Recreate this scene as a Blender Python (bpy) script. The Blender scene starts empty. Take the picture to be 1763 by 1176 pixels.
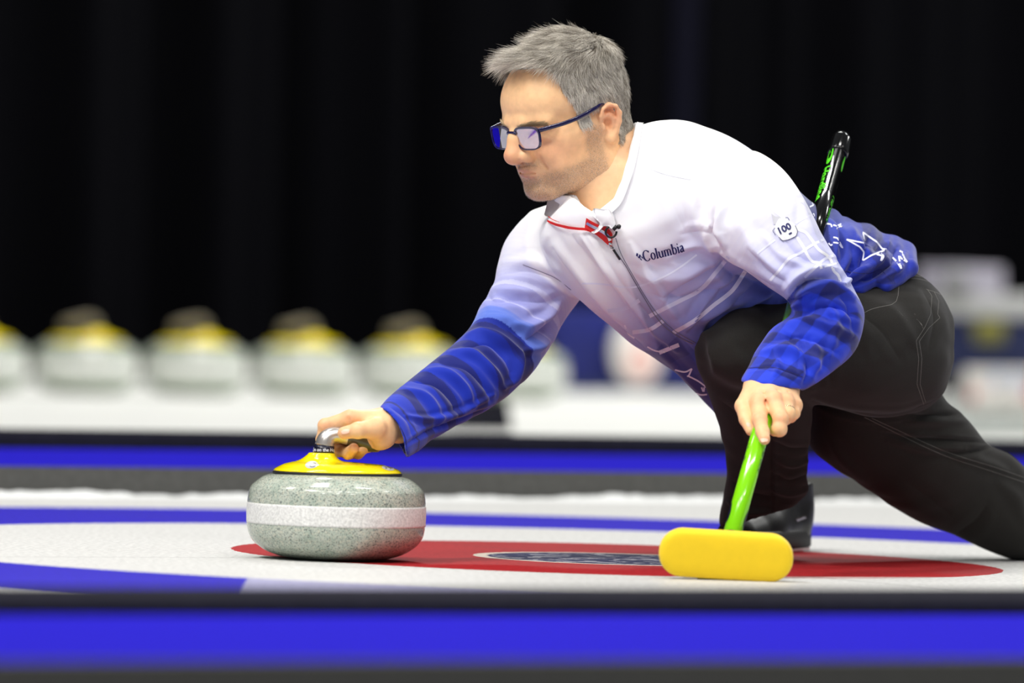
import bpy, bmesh, math, random
import numpy as np
from mathutils import Vector, Matrix
from mathutils.bvhtree import BVHTree

random.seed(7)
rng = np.random.default_rng(7)
S = bpy.context.scene
COL = S.collection

# ------------------------------------------------------------------ camera
W_, H_ = 1763.0, 1176.0
FPX = 16320.0
CAM = np.array([-0.176, -15.0, 0.60])
PITCH, ROLL = 0.01737, 0.0288
_f = np.array([0.0, math.cos(PITCH), -math.sin(PITCH)])
_r0 = np.array([1.0, 0.0, 0.0]); _u0 = np.cross(_r0, _f)
_r = _r0 * math.cos(ROLL) + _u0 * math.sin(ROLL)
_u = -_r0 * math.sin(ROLL) + _u0 * math.cos(ROLL)
cd = bpy.data.cameras.new('camera'); cam = bpy.data.objects.new('camera', cd); COL.objects.link(cam)
cam.matrix_world = Matrix(((_r[0], _u[0], -_f[0], CAM[0]), (_r[1], _u[1], -_f[1], CAM[1]), (_r[2], _u[2], -_f[2], CAM[2]), (0, 0, 0, 1)))
cd.sensor_width = 36.0; cd.sensor_fit = 'HORIZONTAL'; cd.lens = FPX / W_ * 36.0
cd.clip_start = 0.5; cd.clip_end = 200
cd.dof.use_dof = True; cd.dof.focus_distance = 14.83; cd.dof.aperture_fstop = 3.2; cd.dof.aperture_blades = 0
S.camera = cam

def P(px, py, Y=0.0):
    """place point seen at a pixel on the upright plane y = Y"""
    d = _f + _r * ((px - W_ / 2) / FPX) + _u * ((H_ / 2 - py) / FPX)
    t = (Y - CAM[1]) / d[1]
    return CAM + d * t

def PG(px, py, z=0.0):
    d = _f + _r * ((px - W_ / 2) / FPX) + _u * ((H_ / 2 - py) / FPX)
    t = (z - CAM[2]) / d[2]
    return CAM + d * t

def pix(V):
    V = np.asarray(V, float); q = V - CAM
    z = q @ _f
    return np.stack([(q @ _r) / z * FPX + W_ / 2, H_ / 2 - (q @ _u) / z * FPX], -1)

# ------------------------------------------------------------------ light
S.view_settings.view_transform = 'Standard'; S.view_settings.look = 'None'
S.view_settings.gamma = 1.0; S.view_settings.use_curve_mapping = False
S.view_settings.exposure = -0.88
wd = bpy.data.worlds.new('world'); S.world = wd; wd.use_nodes = True
wd.node_tree.nodes['Background'].inputs[0].default_value = (0.9, 0.95, 1.0, 1)
wd.node_tree.nodes['Background'].inputs[1].default_value = 0.26

def area(name, loc, target, sx, sy, power, color=(1, 1, 1)):
    l = bpy.data.lights.new(name, 'AREA'); l.shape = 'RECTANGLE'; l.size = sx; l.size_y = sy
    l.energy = power; l.color = color
    o = bpy.data.objects.new(name, l); COL.objects.link(o)
    o.location = loc
    o.rotation_euler = (Vector(target) - Vector(loc)).to_track_quat('-Z', 'Y').to_euler()
    return o
# rows of arena lamps hung above the sheets, seen as small highlights on the stone
for i in range(7):
    area('arena_and_fill_lamp', (-4.2 + 1.4 * i, -4.6, 7.0), (0, 0, 0.4), 0.45, 0.45, 105, (1.0, 0.97, 0.93))
for i in range(4):
    area('arena_and_fill_lamp', (-6 + 4.0 * i, 1.0, 8.0), (-6 + 4.0 * i, 1.0, 0), 1.6, 0.5, 170, (1.0, 0.98, 0.95))
for i in range(3):  # added row, put in to brighten the near walkway skirt
    area('arena_and_fill_lamp', (-3.5 + 3.5 * i, -9.5, 6.5), (-3.5 + 3.5 * i, -3.5, 0), 1.2, 0.5, 170, (1.0, 0.98, 0.95))
area('arena_and_fill_lamp', (-3.0, -2.5, 5.5), (-0.1, 0, 0.5), 1.0, 1.0, 400, (1.0, 0.97, 0.92))
for i in range(5):
    area('arena_and_fill_lamp', (-12 + 6.0 * i, 11.0, 9.0), (-12 + 6.0 * i, 11.0, 0), 3.0, 1.0, 1250, (1.0, 1.0, 0.97))

# ------------------------------------------------------------------ helpers
def srgb(r, g, b):
    f = lambda c: ((c / 255.0) / 12.92) if c / 255.0 <= 0.04045 else (((c / 255.0) + 0.055) / 1.055) ** 2.4
    return (f(r), f(g), f(b), 1.0)

def mat(name, col, rough=0.5, metal=0.0, spec=0.5, coat=0.0, sheen=0.0, noise=0.0, nscale=200, bump=0.0, bscale=300, bdist=0.001, sss=0.0, attr=None, trans=0.0, ior=1.45):
    m = bpy.data.materials.new(name); m.use_nodes = True
    nt = m.node_tree; b = nt.nodes['Principled BSDF']
    b.inputs['Roughness'].default_value = rough; b.inputs['Metallic'].default_value = metal
    b.inputs['Specular IOR Level'].default_value = spec; b.inputs['Coat Weight'].default_value = coat
    b.inputs['Coat Roughness'].default_value = 0.05
    b.inputs['Sheen Weight'].default_value = sheen
    b.inputs['Transmission Weight'].default_value = trans; b.inputs['IOR'].default_value = ior
    if sss:
        b.inputs['Subsurface Weight'].default_value = sss
        b.inputs['Subsurface Radius'].default_value = (0.012, 0.004, 0.002)
        b.inputs['Subsurface Scale'].default_value = 0.5
    tc = nt.nodes.new('ShaderNodeTexCoord')
    src = None
    if attr:
        a = nt.nodes.new('ShaderNodeAttribute'); a.attribute_name = attr; src = a.outputs['Color']
    if noise:
        n = nt.nodes.new('ShaderNodeTexNoise'); n.inputs['Scale'].default_value = nscale; n.inputs['Detail'].default_value = 3
        nt.links.new(tc.outputs['Object'], n.inputs['Vector'])
        mr = nt.nodes.new('ShaderNodeMapRange'); mr.inputs['From Min'].default_value = 0.3; mr.inputs['From Max'].default_value = 0.7
        mr.inputs['To Min'].default_value = 1 - noise; mr.inputs['To Max'].default_value = 1 + noise
        nt.links.new(n.outputs['Fac'], mr.inputs['Value'])
        vm = nt.nodes.new('ShaderNodeVectorMath'); vm.operation = 'SCALE'
        vm.inputs[0].default_value = col[:3]
        if src: nt.links.new(src, vm.inputs[0])
        nt.links.new(mr.outputs[0], vm.inputs['Scale'])
        nt.links.new(vm.outputs[0], b.inputs['Base Color'])
    elif src:
        nt.links.new(src, b.inputs['Base Color'])
    else:
        b.inputs['Base Color'].default_value = col
    if bump:
        n = nt.nodes.new('ShaderNodeTexNoise'); n.inputs['Scale'].default_value = bscale; n.inputs['Detail'].default_value = 4
        nt.links.new(tc.outputs['Object'], n.inputs['Vector'])
        bp = nt.nodes.new('ShaderNodeBump'); bp.inputs['Strength'].default_value = bump; bp.inputs['Distance'].default_value = bdist
        nt.links.new(n.outputs['Fac'], bp.inputs['Height']); nt.links.new(bp.outputs[0], b.inputs['Normal'])
    return m

def link(name, me, m=None, parent=None, smooth=True):
    if smooth:
        me.polygons.foreach_set('use_smooth', [True] * len(me.polygons))
    o = bpy.data.objects.new(name, me); COL.objects.link(o)
    if m is not None: me.materials.append(m)
    if parent is not None: o.parent = parent
    return o

def mesh_obj(name, V, F, m=None, parent=None, smooth=True):
    me = bpy.data.meshes.new(name)
    me.from_pydata([tuple(map(float, v)) for v in V], [], [tuple(map(int, f)) for f in F]); me.update()
    return link(name, me, m, parent, smooth)

def split_objs(name, V, F, m=None, parent=None, smooth=True):
    """one object for every connected piece of a mesh"""
    par = list(range(len(V)))
    def find(a):
        while par[a] != a: par[a] = par[par[a]]; a = par[a]
        return a
    for f in F:
        a = find(f[0])
        for i in f[1:]:
            b = find(i)
            if a != b: par[b] = a
    groups = {}
    for f in F: groups.setdefault(find(f[0]), []).append(f)
    out = []
    for g in groups.values():
        if len(g) < 2: continue
        ids = sorted({i for f in g for i in f}); mp = {i: k for k, i in enumerate(ids)}
        out.append(mesh_obj(name, [V[i] for i in ids], [tuple(mp[i] for i in f) for f in g], m, parent, smooth))
    return out

def tag(o, label=None, cat=None, group=None, kind=None):
    if label: o['label'] = label
    if cat: o['category'] = cat
    if group: o['group'] = group
    if kind: o['kind'] = kind
    return o

def empty(name, loc=(0, 0, 0), rz=0.0):
    o = bpy.data.objects.new(name, None); COL.objects.link(o); o.location = loc; o.rotation_euler = (0, 0, rz)
    o.empty_display_size = 0.05
    return o

def boxmesh(x0, x1, y0, y1, z0, z1, bev=0.0):
    bm = bmesh.new(); bmesh.ops.create_cube(bm, size=1)
    for v in bm.verts:
        v.co = Vector(((x0 + x1) / 2 + v.co.x * (x1 - x0), (y0 + y1) / 2 + v.co.y * (y1 - y0), (z0 + z1) / 2 + v.co.z * (z1 - z0)))
    if bev > 0: bmesh.ops.bevel(bm, geom=bm.edges[:], offset=bev, segments=3, affect='EDGES', profile=0.5)
    return bm

def bm_obj(name, bm, m=None, parent=None, smooth=False):
    me = bpy.data.meshes.new(name); bm.to_mesh(me); bm.free()
    return link(name, me, m, parent, smooth)

def lathe(prof, n=64, cap=True):
    """prof: list of (r, z) bottom to top -> V, F"""
    V, F = [], []
    for r, z in prof:
        for k in range(n):
            a = 2 * math.pi * k / n; V.append((r * math.cos(a), r * math.sin(a), z))
    for i in range(len(prof) - 1):
        for k in range(n):
            k2 = (k + 1) % n
            F.append((i * n + k, i * n + k2, (i + 1) * n + k2, (i + 1) * n + k))
    if cap:
        F.append(tuple(range(n))[::-1]); F.append(tuple((len(prof) - 1) * n + k for k in range(n)))
    return V, F

def catmull(pts, n):
    pts = np.asarray(pts, float)
    if len(pts) == 2:
        t = np.linspace(0, 1, n)[:, None]; return pts[0] * (1 - t) + pts[1] * t
    Q = np.vstack([2 * pts[0] - pts[1], pts, 2 * pts[-1] - pts[-2]])
    out = []
    m = len(pts) - 1
    for u in np.linspace(0, m, n):
        i = min(int(u), m - 1); t = u - i
        p0, p1, p2, p3 = Q[i], Q[i + 1], Q[i + 2], Q[i + 3]
        out.append(0.5 * ((2 * p1) + (-p0 + p2) * t + (2 * p0 - 5 * p1 + 4 * p2 - p3) * t * t + (-p0 + 3 * p1 - 3 * p2 + p3) * t ** 3))
    return np.array(out)

def tube(pts, rad, n=16, smooth_n=None, flat=None, up=(0, 0, 1)):
    """tube along a path; rad scalar or list; flat=(a,b) scales the two cross axes"""
    pts = np.asarray(pts, float)
    rad = np.full(len(pts), rad, float) if np.isscalar(rad) else np.asarray(rad, float)
    if smooth_n:
        q = catmull(np.column_stack([pts, rad]), smooth_n); pts, rad = q[:, :3], q[:, 3]
    T = np.gradient(pts, axis=0); T /= np.linalg.norm(T, axis=1)[:, None] + 1e-12
    ref = np.array(up, float)
    a, b = flat if flat else (1, 1)
    V, F = [], []
    U0 = np.cross(T[0], ref)
    if np.linalg.norm(U0) < 1e-3: U0 = np.cross(T[0], (1, 0, 0))
    U = U0 / np.linalg.norm(U0)
    for i in range(len(pts)):
        U = U - T[i] * (U @ T[i]); U /= np.linalg.norm(U)
        N = np.cross(U, T[i])
        for k in range(n):
            t = 2 * math.pi * k / n
            V.append(pts[i] + rad[i] * (a * math.cos(t) * U + b * math.sin(t) * N))
    L = len(pts)
    for i in range(L - 1):
        for k in range(n):
            k2 = (k + 1) % n; F.append((i * n + k, i * n + k2, (i + 1) * n + k2, (i + 1) * n + k))
    F.append(tuple(range(n))[::-1]); F.append(tuple((L - 1) * n + k for k in range(n)))
    return V, F

def merge(*vf):
    V, F = [], []
    for v, f in vf:
        o = len(V); V += list(v); F += [tuple(i + o for i in q) for q in f]
    return V, F

# signed distance modelling -------------------------------------------------
import openvdb
class Field:
    def __init__(s, lo, hi, h):
        s.lo = np.array(lo, float); s.h = h
        n = np.ceil((np.array(hi) - s.lo) / h).astype(int) + 1
        s.n = n; s.d = np.full(n, 1.0, np.float32)
        s.ax = [(s.lo[i] + np.arange(n[i]) * h).astype(np.float32) for i in range(3)]
    def _sub(s, lo, hi):
        i0 = np.clip(((np.array(lo) - s.lo) / s.h).astype(int), 0, s.n - 1)
        i1 = np.clip(((np.array(hi) - s.lo) / s.h).astype(int) + 2, 1, s.n)
        sl = tuple(slice(a, b) for a, b in zip(i0, i1))
        X = s.ax[0][sl[0]][:, None, None]; Y = s.ax[1][sl[1]][None, :, None]; Z = s.ax[2][sl[2]][None, None, :]
        return sl, X, Y, Z
    def comb(s, sl, d, k, sub):
        a = s.d[sl]
        if sub:
            d = -d
            if k > 0:
                hh = np.clip(0.5 - 0.5 * (a - d) / k, 0, 1); s.d[sl] = a * (1 - hh) + d * hh + k * hh * (1 - hh)
            else: s.d[sl] = np.maximum(a, d)
        else:
            if k > 0:
                hh = np.clip(0.5 + 0.5 * (d - a) / k, 0, 1); s.d[sl] = d * (1 - hh) + a * hh - k * hh * (1 - hh)
            else: s.d[sl] = np.minimum(a, d)
    def ell(s, c, r, k=0.0, R=None, sub=False):
        c = np.array(c, float); r = np.array(r, float)
        pad = k + 4 * s.h; rm = r.max() if R is not None else r
        sl, X, Y, Z = s._sub(c - rm - pad, c + rm + pad)
        x, y, z = X - c[0], Y - c[1], Z - c[2]
        if R is not None:
            R = np.asarray(R)
            x, y, z = (R[0, 0] * x + R[1, 0] * y + R[2, 0] * z), (R[0, 1] * x + R[1, 1] * y + R[2, 1] * z), (R[0, 2] * x + R[1, 2] * y + R[2, 2] * z)
        k0 = np.sqrt((x / r[0]) ** 2 + (y / r[1]) ** 2 + (z / r[2]) ** 2)
        k1 = np.sqrt((x / r[0] ** 2) ** 2 + (y / r[1] ** 2) ** 2 + (z / r[2] ** 2) ** 2)
        s.comb(sl, (k0 * (k0 - 1.0) / np.maximum(k1, 1e-6)).astype(np.float32), k, sub)
    def cone(s, a, b, r1, r2, k=0.0, sub=False):
        a = np.array(a, float); b = np.array(b, float); pad = k + 4 * s.h; rr = max(r1, r2)
        sl, X, Y, Z = s._sub(np.minimum(a, b) - rr - pad, np.maximum(a, b) + rr + pad)
        ba = b - a; L = ba @ ba + 1e-12
        t = np.clip(((X - a[0]) * ba[0] + (Y - a[1]) * ba[1] + (Z - a[2]) * ba[2]) / L, 0, 1)
        d = np.sqrt((X - a[0] - t * ba[0]) ** 2 + (Y - a[1] - t * ba[1]) ** 2 + (Z - a[2] - t * ba[2]) ** 2) - (r1 + (r2 - r1) * t)
        s.comb(sl, d.astype(np.float32), k, sub)
    def chain(s, pts, rad, k=0.0, sub=False):
        for i in range(len(pts) - 1): s.cone(pts[i], pts[i + 1], rad[i], rad[i + 1], k if i == 0 else min(k, 0.004) if not sub else k, sub)
    def poly(s, V, F, k=0.0, sub=False, band=None):
        """combine a closed mesh"""
        V = np.asarray(V, float)
        band = band or max(4.0, (k / s.h) + 3)
        tri, quad = [], []
        for f in F:
            if len(f) == 4: quad.append(f)
            elif len(f) == 3: tri.append(f)
            else:
                for j in range(1, len(f) - 1): tri.append((f[0], f[j], f[j + 1]))
        T = openvdb.createLinearTransform(s.h)
        pts = (V - s.lo).astype(np.float32)
        g = openvdb.FloatGrid.createLevelSetFromPolygons(pts, triangles=np.array(tri, np.uint32).reshape(-1, 3), quads=np.array(quad, np.uint32).reshape(-1, 4), transform=T, halfWidth=float(band))
        lo = np.clip((pts.min(0) / s.h - band - 1).astype(int), 0, s.n - 1); hi = np.clip((pts.max(0) / s.h + band + 2).astype(int), 1, s.n)
        arr = np.zeros(hi - lo, np.float32)
        g.copyToArray(arr, ijk=tuple(int(v) for v in lo))
        sl = tuple(slice(a, b) for a, b in zip(lo, hi))
        s.comb(sl, arr, k, sub)
    def blur(s, it=1):
        for _ in range(it):
            for ax in range(3):
                a = s.d; b = a.copy()
                sl0 = [slice(None)] * 3; sl1 = [slice(None)] * 3; slm = [slice(None)] * 3
                sl0[ax] = slice(0, -2); sl1[ax] = slice(2, None); slm[ax] = slice(1, -1)
                b[tuple(slm)] = 0.5 * a[tuple(slm)] + 0.25 * (a[tuple(sl0)] + a[tuple(sl1)])
                s.d = b
    def mesh(s, iso=0.0):
        g = openvdb.FloatGrid(1.0)
        s.d = np.clip(s.d, -0.5, 1.0)
        g.copyFromArray(s.d); g.transform = openvdb.createLinearTransform(s.h)
        p, q = g.convertToQuads(iso)
        p = np.asarray(p, float) + s.lo
        q = np.asarray(q)
        n = np.cross(p[q[:, 2]] - p[q[:, 0]], p[q[:, 3]] - p[q[:, 1]])
        if (n * (p[q[:, 0]] - p.mean(0))).sum() < 0: q = q[:, ::-1]
        return p, q

def relax(V, Q, it=2, lam=0.5):
    """Laplacian smoothing"""
    E = np.vstack([Q[:, [0, 1]], Q[:, [1, 2]], Q[:, [2, 3]], Q[:, [3, 0]]]); E = np.vstack([E, E[:, ::-1]])
    cnt = np.bincount(E[:, 0], minlength=len(V)).astype(float)[:, None]
    for _ in range(it):
        acc = np.stack([np.bincount(E[:, 0], weights=V[E[:, 1], c], minlength=len(V)) for c in range(3)], -1)
        V = V + lam * (acc / np.maximum(cnt, 1) - V)
    return V

def subdivide(V, Q):
    """split every quad into four, smoothing"""
    nv = len(V)
    e = np.stack([Q, np.roll(Q, -1, 1)], -1).reshape(-1, 2); es = np.sort(e, 1)
    key = es[:, 0].astype(np.int64) * nv + es[:, 1]
    uk, inv = np.unique(key, return_inverse=True)
    ev = (V[uk // nv] + V[uk % nv]) / 2
    fv = V[Q].mean(1)
    E = nv + inv.reshape(-1, 4); C = nv + len(uk) + np.arange(len(Q))
    V2 = np.vstack([V, ev, fv])
    Q2 = np.concatenate([np.stack([Q[:, k], E[:, k], C, E[:, k - 1]], 1) for k in range(4)])
    return relax(V2, Q2, 1, 0.5), Q2

def vnormals(V, Q):
    n = np.cross(V[Q[:, 2]] - V[Q[:, 0]], V[Q[:, 3]] - V[Q[:, 1]])
    N = np.stack([sum(np.bincount(Q[:, j], weights=n[:, c], minlength=len(V)) for j in range(4)) for c in range(3)], -1)
    return N / (np.linalg.norm(N, axis=1)[:, None] + 1e-12)

def fast_mesh(name, V, Q, m=None, parent=None):
    me = bpy.data.meshes.new(name)
    nv, nf = len(V), len(Q)
    me.vertices.add(nv); me.vertices.foreach_set('co', np.asarray(V, np.float32).ravel())
    me.loops.add(nf * 4); me.loops.foreach_set('vertex_index', np.asarray(Q, np.int32).ravel())
    me.polygons.add(nf); me.polygons.foreach_set('loop_start', np.arange(nf, dtype=np.int32) * 4)
    me.update(calc_edges=True)
    return link(name, me, m, parent, True)

def set_col(me, name, C):
    a = me.color_attributes.new(name, 'FLOAT_COLOR', 'POINT')
    C4 = np.ones((len(me.vertices), 4), np.float32); C4[:, :3] = C
    a.data.foreach_set('color', C4.ravel())

def sstep(a, b, x):
    t = np.clip((x - a) / (b - a), 0, 1); return t * t * (3 - 2 * t)
# ------------------------------------------------------------------ setting
ANG = math.radians(32.0)
D_ = np.array([math.cos(ANG), math.sin(ANG)]); N_ = np.array([-math.sin(ANG), math.cos(ANG)])
def strip(name, p0, p1, z0, z1, m, s0=-14, s1=14, bev=0.0, kind='structure'):
    """a long bar lying parallel to the sheets, between offsets p0..p1 from the centre line"""
    bm = boxmesh(s0, s1, p0, p1, z0, z1, bev)
    o = bm_obj(name, bm, m, None, bev > 0); o.rotation_euler = (0, 0, ANG)
    if kind: o['kind'] = kind
    return o

FROST_X = float(PG(425, 998)[0])
def ice_material():
    m = bpy.data.materials.new('pebbled ice'); m.use_nodes = True
    nt = m.node_tree; b = nt.nodes['Principled BSDF']; L = nt.links
    tc = nt.nodes.new('ShaderNodeTexCoord')
    sx = nt.nodes.new('ShaderNodeSeparateXYZ'); L.new(tc.outputs['Object'], sx.inputs[0])
    # wobble of the painted edges
    ln = nt.nodes.new('ShaderNodeVectorMath'); ln.operation = 'LENGTH'
    mul = nt.nodes.new('ShaderNodeVectorMath'); mul.operation = 'MULTIPLY'; mul.inputs[1].default_value = (1, 1, 0)
    L.new(tc.outputs['Object'], mul.inputs[0]); L.new(mul.outputs[0], ln.inputs[0])
    nz = nt.nodes.new('ShaderNodeTexNoise'); nz.inputs['Scale'].default_value = 60; L.new(tc.outputs['Object'], nz.inputs['Vector'])
    ad = nt.nodes.new('ShaderNodeMath'); ad.operation = 'MULTIPLY_ADD'; L.new(nz.outputs['Fac'], ad.inputs[0]); ad.inputs[1].default_value = 0.012; L.new(ln.outputs['Value'], ad.inputs[2])
    mr = nt.nodes.new('ShaderNodeMath'); mr.operation = 'DIVIDE'; mr.inputs[1].default_value = 2.0; L.new(ad.outputs[0], mr.inputs[0])
    cr = nt.nodes.new('ShaderNodeValToRGB'); cr.color_ramp.interpolation = 'CONSTANT'
    white = srgb(212, 212, 210); navy = srgb(40, 44, 84); red = srgb(172, 44, 48); blue = srgb(40, 27, 184)
    e = cr.color_ramp.elements
    e[0].position = 0; e[0].color = navy
    e[1].position = 0.205 / 2; e[1].color = srgb(215, 205, 190)
    for p, c in ((0.232 / 2, red), (0.615 / 2, white), (1.225 / 2, blue), (1.835 / 2, white)):
        n = e.new(p); n.color = c
    L.new(mr.outputs[0], cr.inputs[0])
    # light marks in the navy button
    n2 = nt.nodes.new('ShaderNodeTexNoise'); n2.inputs['Scale'].default_value = 26; n2.inputs['Detail'].default_value = 6; L.new(tc.outputs['Object'], n2.inputs['Vector'])
    g = nt.nodes.new('ShaderNodeMath'); g.operation = 'GREATER_THAN'; g.inputs[1].default_value = 0.54; L.new(n2.outputs['Fac'], g.inputs[0])
    l2 = nt.nodes.new('ShaderNodeMath'); l2.operation = 'LESS_THAN'; l2.inputs[1].default_value = 0.205; L.new(ad.outputs[0], l2.inputs[0])
    mm = nt.nodes.new('ShaderNodeMath'); mm.operation = 'MULTIPLY'; L.new(g.outputs[0], mm.inputs[0]); L.new(l2.outputs[0], mm.inputs[1])
    m2 = nt.nodes.new('ShaderNodeMath'); m2.operation = 'MULTIPLY'; L.new(mm.outputs[0], m2.inputs[0]); m2.inputs[1].default_value = 0.55
    mx = nt.nodes.new('ShaderNodeMix'); mx.data_type = 'RGBA'; L.new(m2.outputs[0], mx.inputs[0]); L.new(cr.outputs[0], mx.inputs[6]); mx.inputs[7].default_value = srgb(200, 200, 205)
    # frosted-over stretch of the outer ring next to the kerb
    dt = nt.nodes.new('ShaderNodeVectorMath'); dt.operation = 'DOT_PRODUCT'; L.new(tc.outputs['Object'], dt.inputs[0]); dt.inputs[1].default_value = (math.cos(ANG), -math.sin(ANG), 0)
    gq = nt.nodes.new('ShaderNodeMath'); gq.operation = 'GREATER_THAN'; L.new(dt.outputs['Value'], gq.inputs[0]); gq.inputs[1].default_value = FROST_X
    lq = nt.nodes.new('ShaderNodeMath'); lq.operation = 'LESS_THAN'; L.new(sx.outputs[1], lq.inputs[0]); lq.inputs[1].default_value = -0.55
    mq = nt.nodes.new('ShaderNodeMath'); mq.operation = 'MULTIPLY'; L.new(gq.outputs[0], mq.inputs[0]); L.new(lq.outputs[0], mq.inputs[1])
    mw = nt.nodes.new('ShaderNodeMath'); mw.operation = 'MULTIPLY'; L.new(mq.outputs[0], mw.inputs[0]); mw.inputs[1].default_value = 0.55
    mf = nt.nodes.new('ShaderNodeMix'); mf.data_type = 'RGBA'; L.new(mw.outputs[0], mf.inputs[0]); L.new(mx.outputs[2], mf.inputs[6]); mf.inputs[7].default_value = white
    # centre line and tee line
    last = mf.outputs[2]
    for ax in (0, 1):
        ab = nt.nodes.new('ShaderNodeMath'); ab.operation = 'ABSOLUTE'; L.new(sx.outputs[ax], ab.inputs[0])
        lt = nt.nodes.new('ShaderNodeMath'); lt.operation = 'LESS_THAN'; lt.inputs[1].default_value = 0.006; L.new(ab.outputs[0], lt.inputs[0])
        ml = nt.nodes.new('ShaderNodeMath'); ml.operation = 'MULTIPLY'; ml.inputs[1].default_value = 0.28; L.new(lt.outputs[0], ml.inputs[0])
        my = nt.nodes.new('ShaderNodeMix'); my.data_type = 'RGBA'; L.new(ml.outputs[0], my.inputs[0]); L.new(last, my.inputs[6]); my.inputs[7].default_value = srgb(70, 70, 75)
        last = my.outputs[2]
    # frosted pebble speckle
    vo = nt.nodes.new('ShaderNodeTexNoise'); vo.inputs['Scale'].default_value = 110; vo.inputs['Detail'].default_value = 3; L.new(tc.outputs['Object'], vo.inputs['Vector'])
    mv = nt.nodes.new('ShaderNodeMapRange'); mv.inputs['From Min'].default_value = 0.35; mv.inputs['From Max'].default_value = 0.65; mv.inputs['To Min'].default_value = 0.76; mv.inputs['To Max'].default_value = 1.10
    L.new(vo.outputs['Fac'], mv.inputs['Value'])
    sc = nt.nodes.new('ShaderNodeVectorMath'); sc.operation = 'SCALE'; L.new(last, sc.inputs[0]); L.new(mv.outputs[0], sc.inputs['Scale'])
    L.new(sc.outputs[0], b.inputs['Base Color'])
    b.inputs['Roughness'].default_value = 0.42; b.inputs['Specular IOR Level'].default_value = 0.12; b.inputs['IOR'].default_value = 1.31
    bp = nt.nodes.new('ShaderNodeBump'); bp.inputs['Strength'].default_value = 0.5; bp.inputs['Distance'].default_value = 0.002
    L.new(vo.outputs['Fac'], bp.inputs['Height']); L.new(bp.outputs[0], b.inputs['Normal'])
    return m
M_ice = ice_material()
M_white = mat('far ice', srgb(232, 232, 228), rough=0.45, noise=0.04, nscale=20)
M_floorgray = mat('grey rubber floor', srgb(110, 110, 112), rough=0.8, noise=0.1, nscale=30)
M_blue = mat('blue carpet', srgb(28, 18, 176), rough=0.9, spec=0.05, noise=0.05, nscale=90, bump=0.4, bscale=400)
M_kerb = mat('black foam kerb', srgb(36, 36, 44), rough=0.95, spec=0.03, noise=0.15, nscale=60)
M_foam = mat('grey carpet edge', srgb(88, 88, 86), rough=0.9, spec=0.1, noise=0.12, nscale=80, bump=0.5, bscale=200)
M_snow = mat('scraped frost', srgb(238, 240, 240), rough=0.8, noise=0.05, nscale=80, bump=1, bscale=60, bdist=0.01)

HW = 2.31     # half width of a sheet
o = strip('floor', -12, 12, -0.30, -0.03, M_floorgray, -34, 34)
o = strip('ice_sheet', -HW - 0.09, HW, -0.029, 0.0, M_ice, -16, 16)
def walkway(p, top=0.088, kw=0.10):
    """raised walkway on the far side of offset p: grey skirt, blue carpet top, black foam kerb against the next sheet"""
    strip('walkway_skirt', p, p + 0.03, -0.029, 0.052, M_foam)
    strip('walkway_carpet', p + 0.03, p + 0.95, -0.029, 0.053, M_blue)
    strip('foam_kerb', p + 0.95, p + 0.95 + kw, -0.029, top, M_kerb, bev=0.015)
walkway(HW)
walkway(-HW - 0.09 - 1.15, 0.074, 0.27)
strip('ice_sheet', HW + 1.05, HW + 1.05 + 6.9, -0.029, 0.0, M_white, -16, 16)
# ridge of scraped frost along the far edge of the near sheet
V, F = [], []
n = 600
for i in range(n):
    s = -6 + 12 * i / (n - 1)
    hgt = 0.006 + 0.004 * rng.random() + 0.003 * math.sin(s * 9) + 0.002 * math.sin(s * 23)
    for q, (pp, zz) in enumerate(((-0.05, 0.0), (-0.03, hgt * 0.6), (-0.012, hgt), (0.0, hgt * 0.8), (0.0, 0.0))):
        V.append((s, HW - 0.001 + pp, zz))
for i in range(n - 1):
    for q in range(4): F.append((i * 5 + q, (i + 1) * 5 + q, (i + 1) * 5 + q + 1, i * 5 + q + 1))
o = mesh_obj('frost_ridge', V, F, M_snow); o.rotation_euler = (0, 0, ANG); tag(o, kind='structure')

# black drape hung behind the far sheets, in folds
M_drape = mat('black drape', srgb(6, 6, 9), rough=0.95, spec=0.05)
V, F = [], []
n = 1600; x0, x1 = -30.0, 26.0; yb = 10.9
for i in range(n):
    x = x0 + (x1 - x0) * i / (n - 1)
    dy = 0.10 * math.sin(x * 11 + 1.5 * math.sin(x * 2.1)) + 0.05 * math.sin(x * 27 + 2 * math.sin(x * 3.3))
    for z in (-0.03, 1.5, 3.5, 9.0):
        V.append((x, yb + dy + 0.02 * z, z))
for i in range(n - 1):
    for q in range(3): F.append((i * 4 + q, (i + 1) * 4 + q, (i + 1) * 4 + q + 1, i * 4 + q + 1))
o = mesh_obj('wall_back', V, F, M_drape); o.rotation_euler = (0, 0, ANG); tag(o, kind='structure')

M_drapelit = mat('lit drape strip', srgb(15, 15, 26), rough=0.95, spec=0.05)  # band where light catches the drape, put into a paler strip colour
gq = PG(1175, 640); V, F = [], []
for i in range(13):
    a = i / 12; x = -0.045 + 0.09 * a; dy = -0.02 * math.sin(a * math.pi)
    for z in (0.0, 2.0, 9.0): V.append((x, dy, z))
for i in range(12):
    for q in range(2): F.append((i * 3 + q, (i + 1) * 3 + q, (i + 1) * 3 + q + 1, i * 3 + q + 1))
o = mesh_obj('wall_back', V, F, M_drapelit); Yq = 12.9; o.location = (P(1175, 300, Yq - 0.35)[0], Yq - 0.35 + 0.0, 0); o.rotation_euler = (0, 0, ANG); tag(o, kind='structure')
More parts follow.
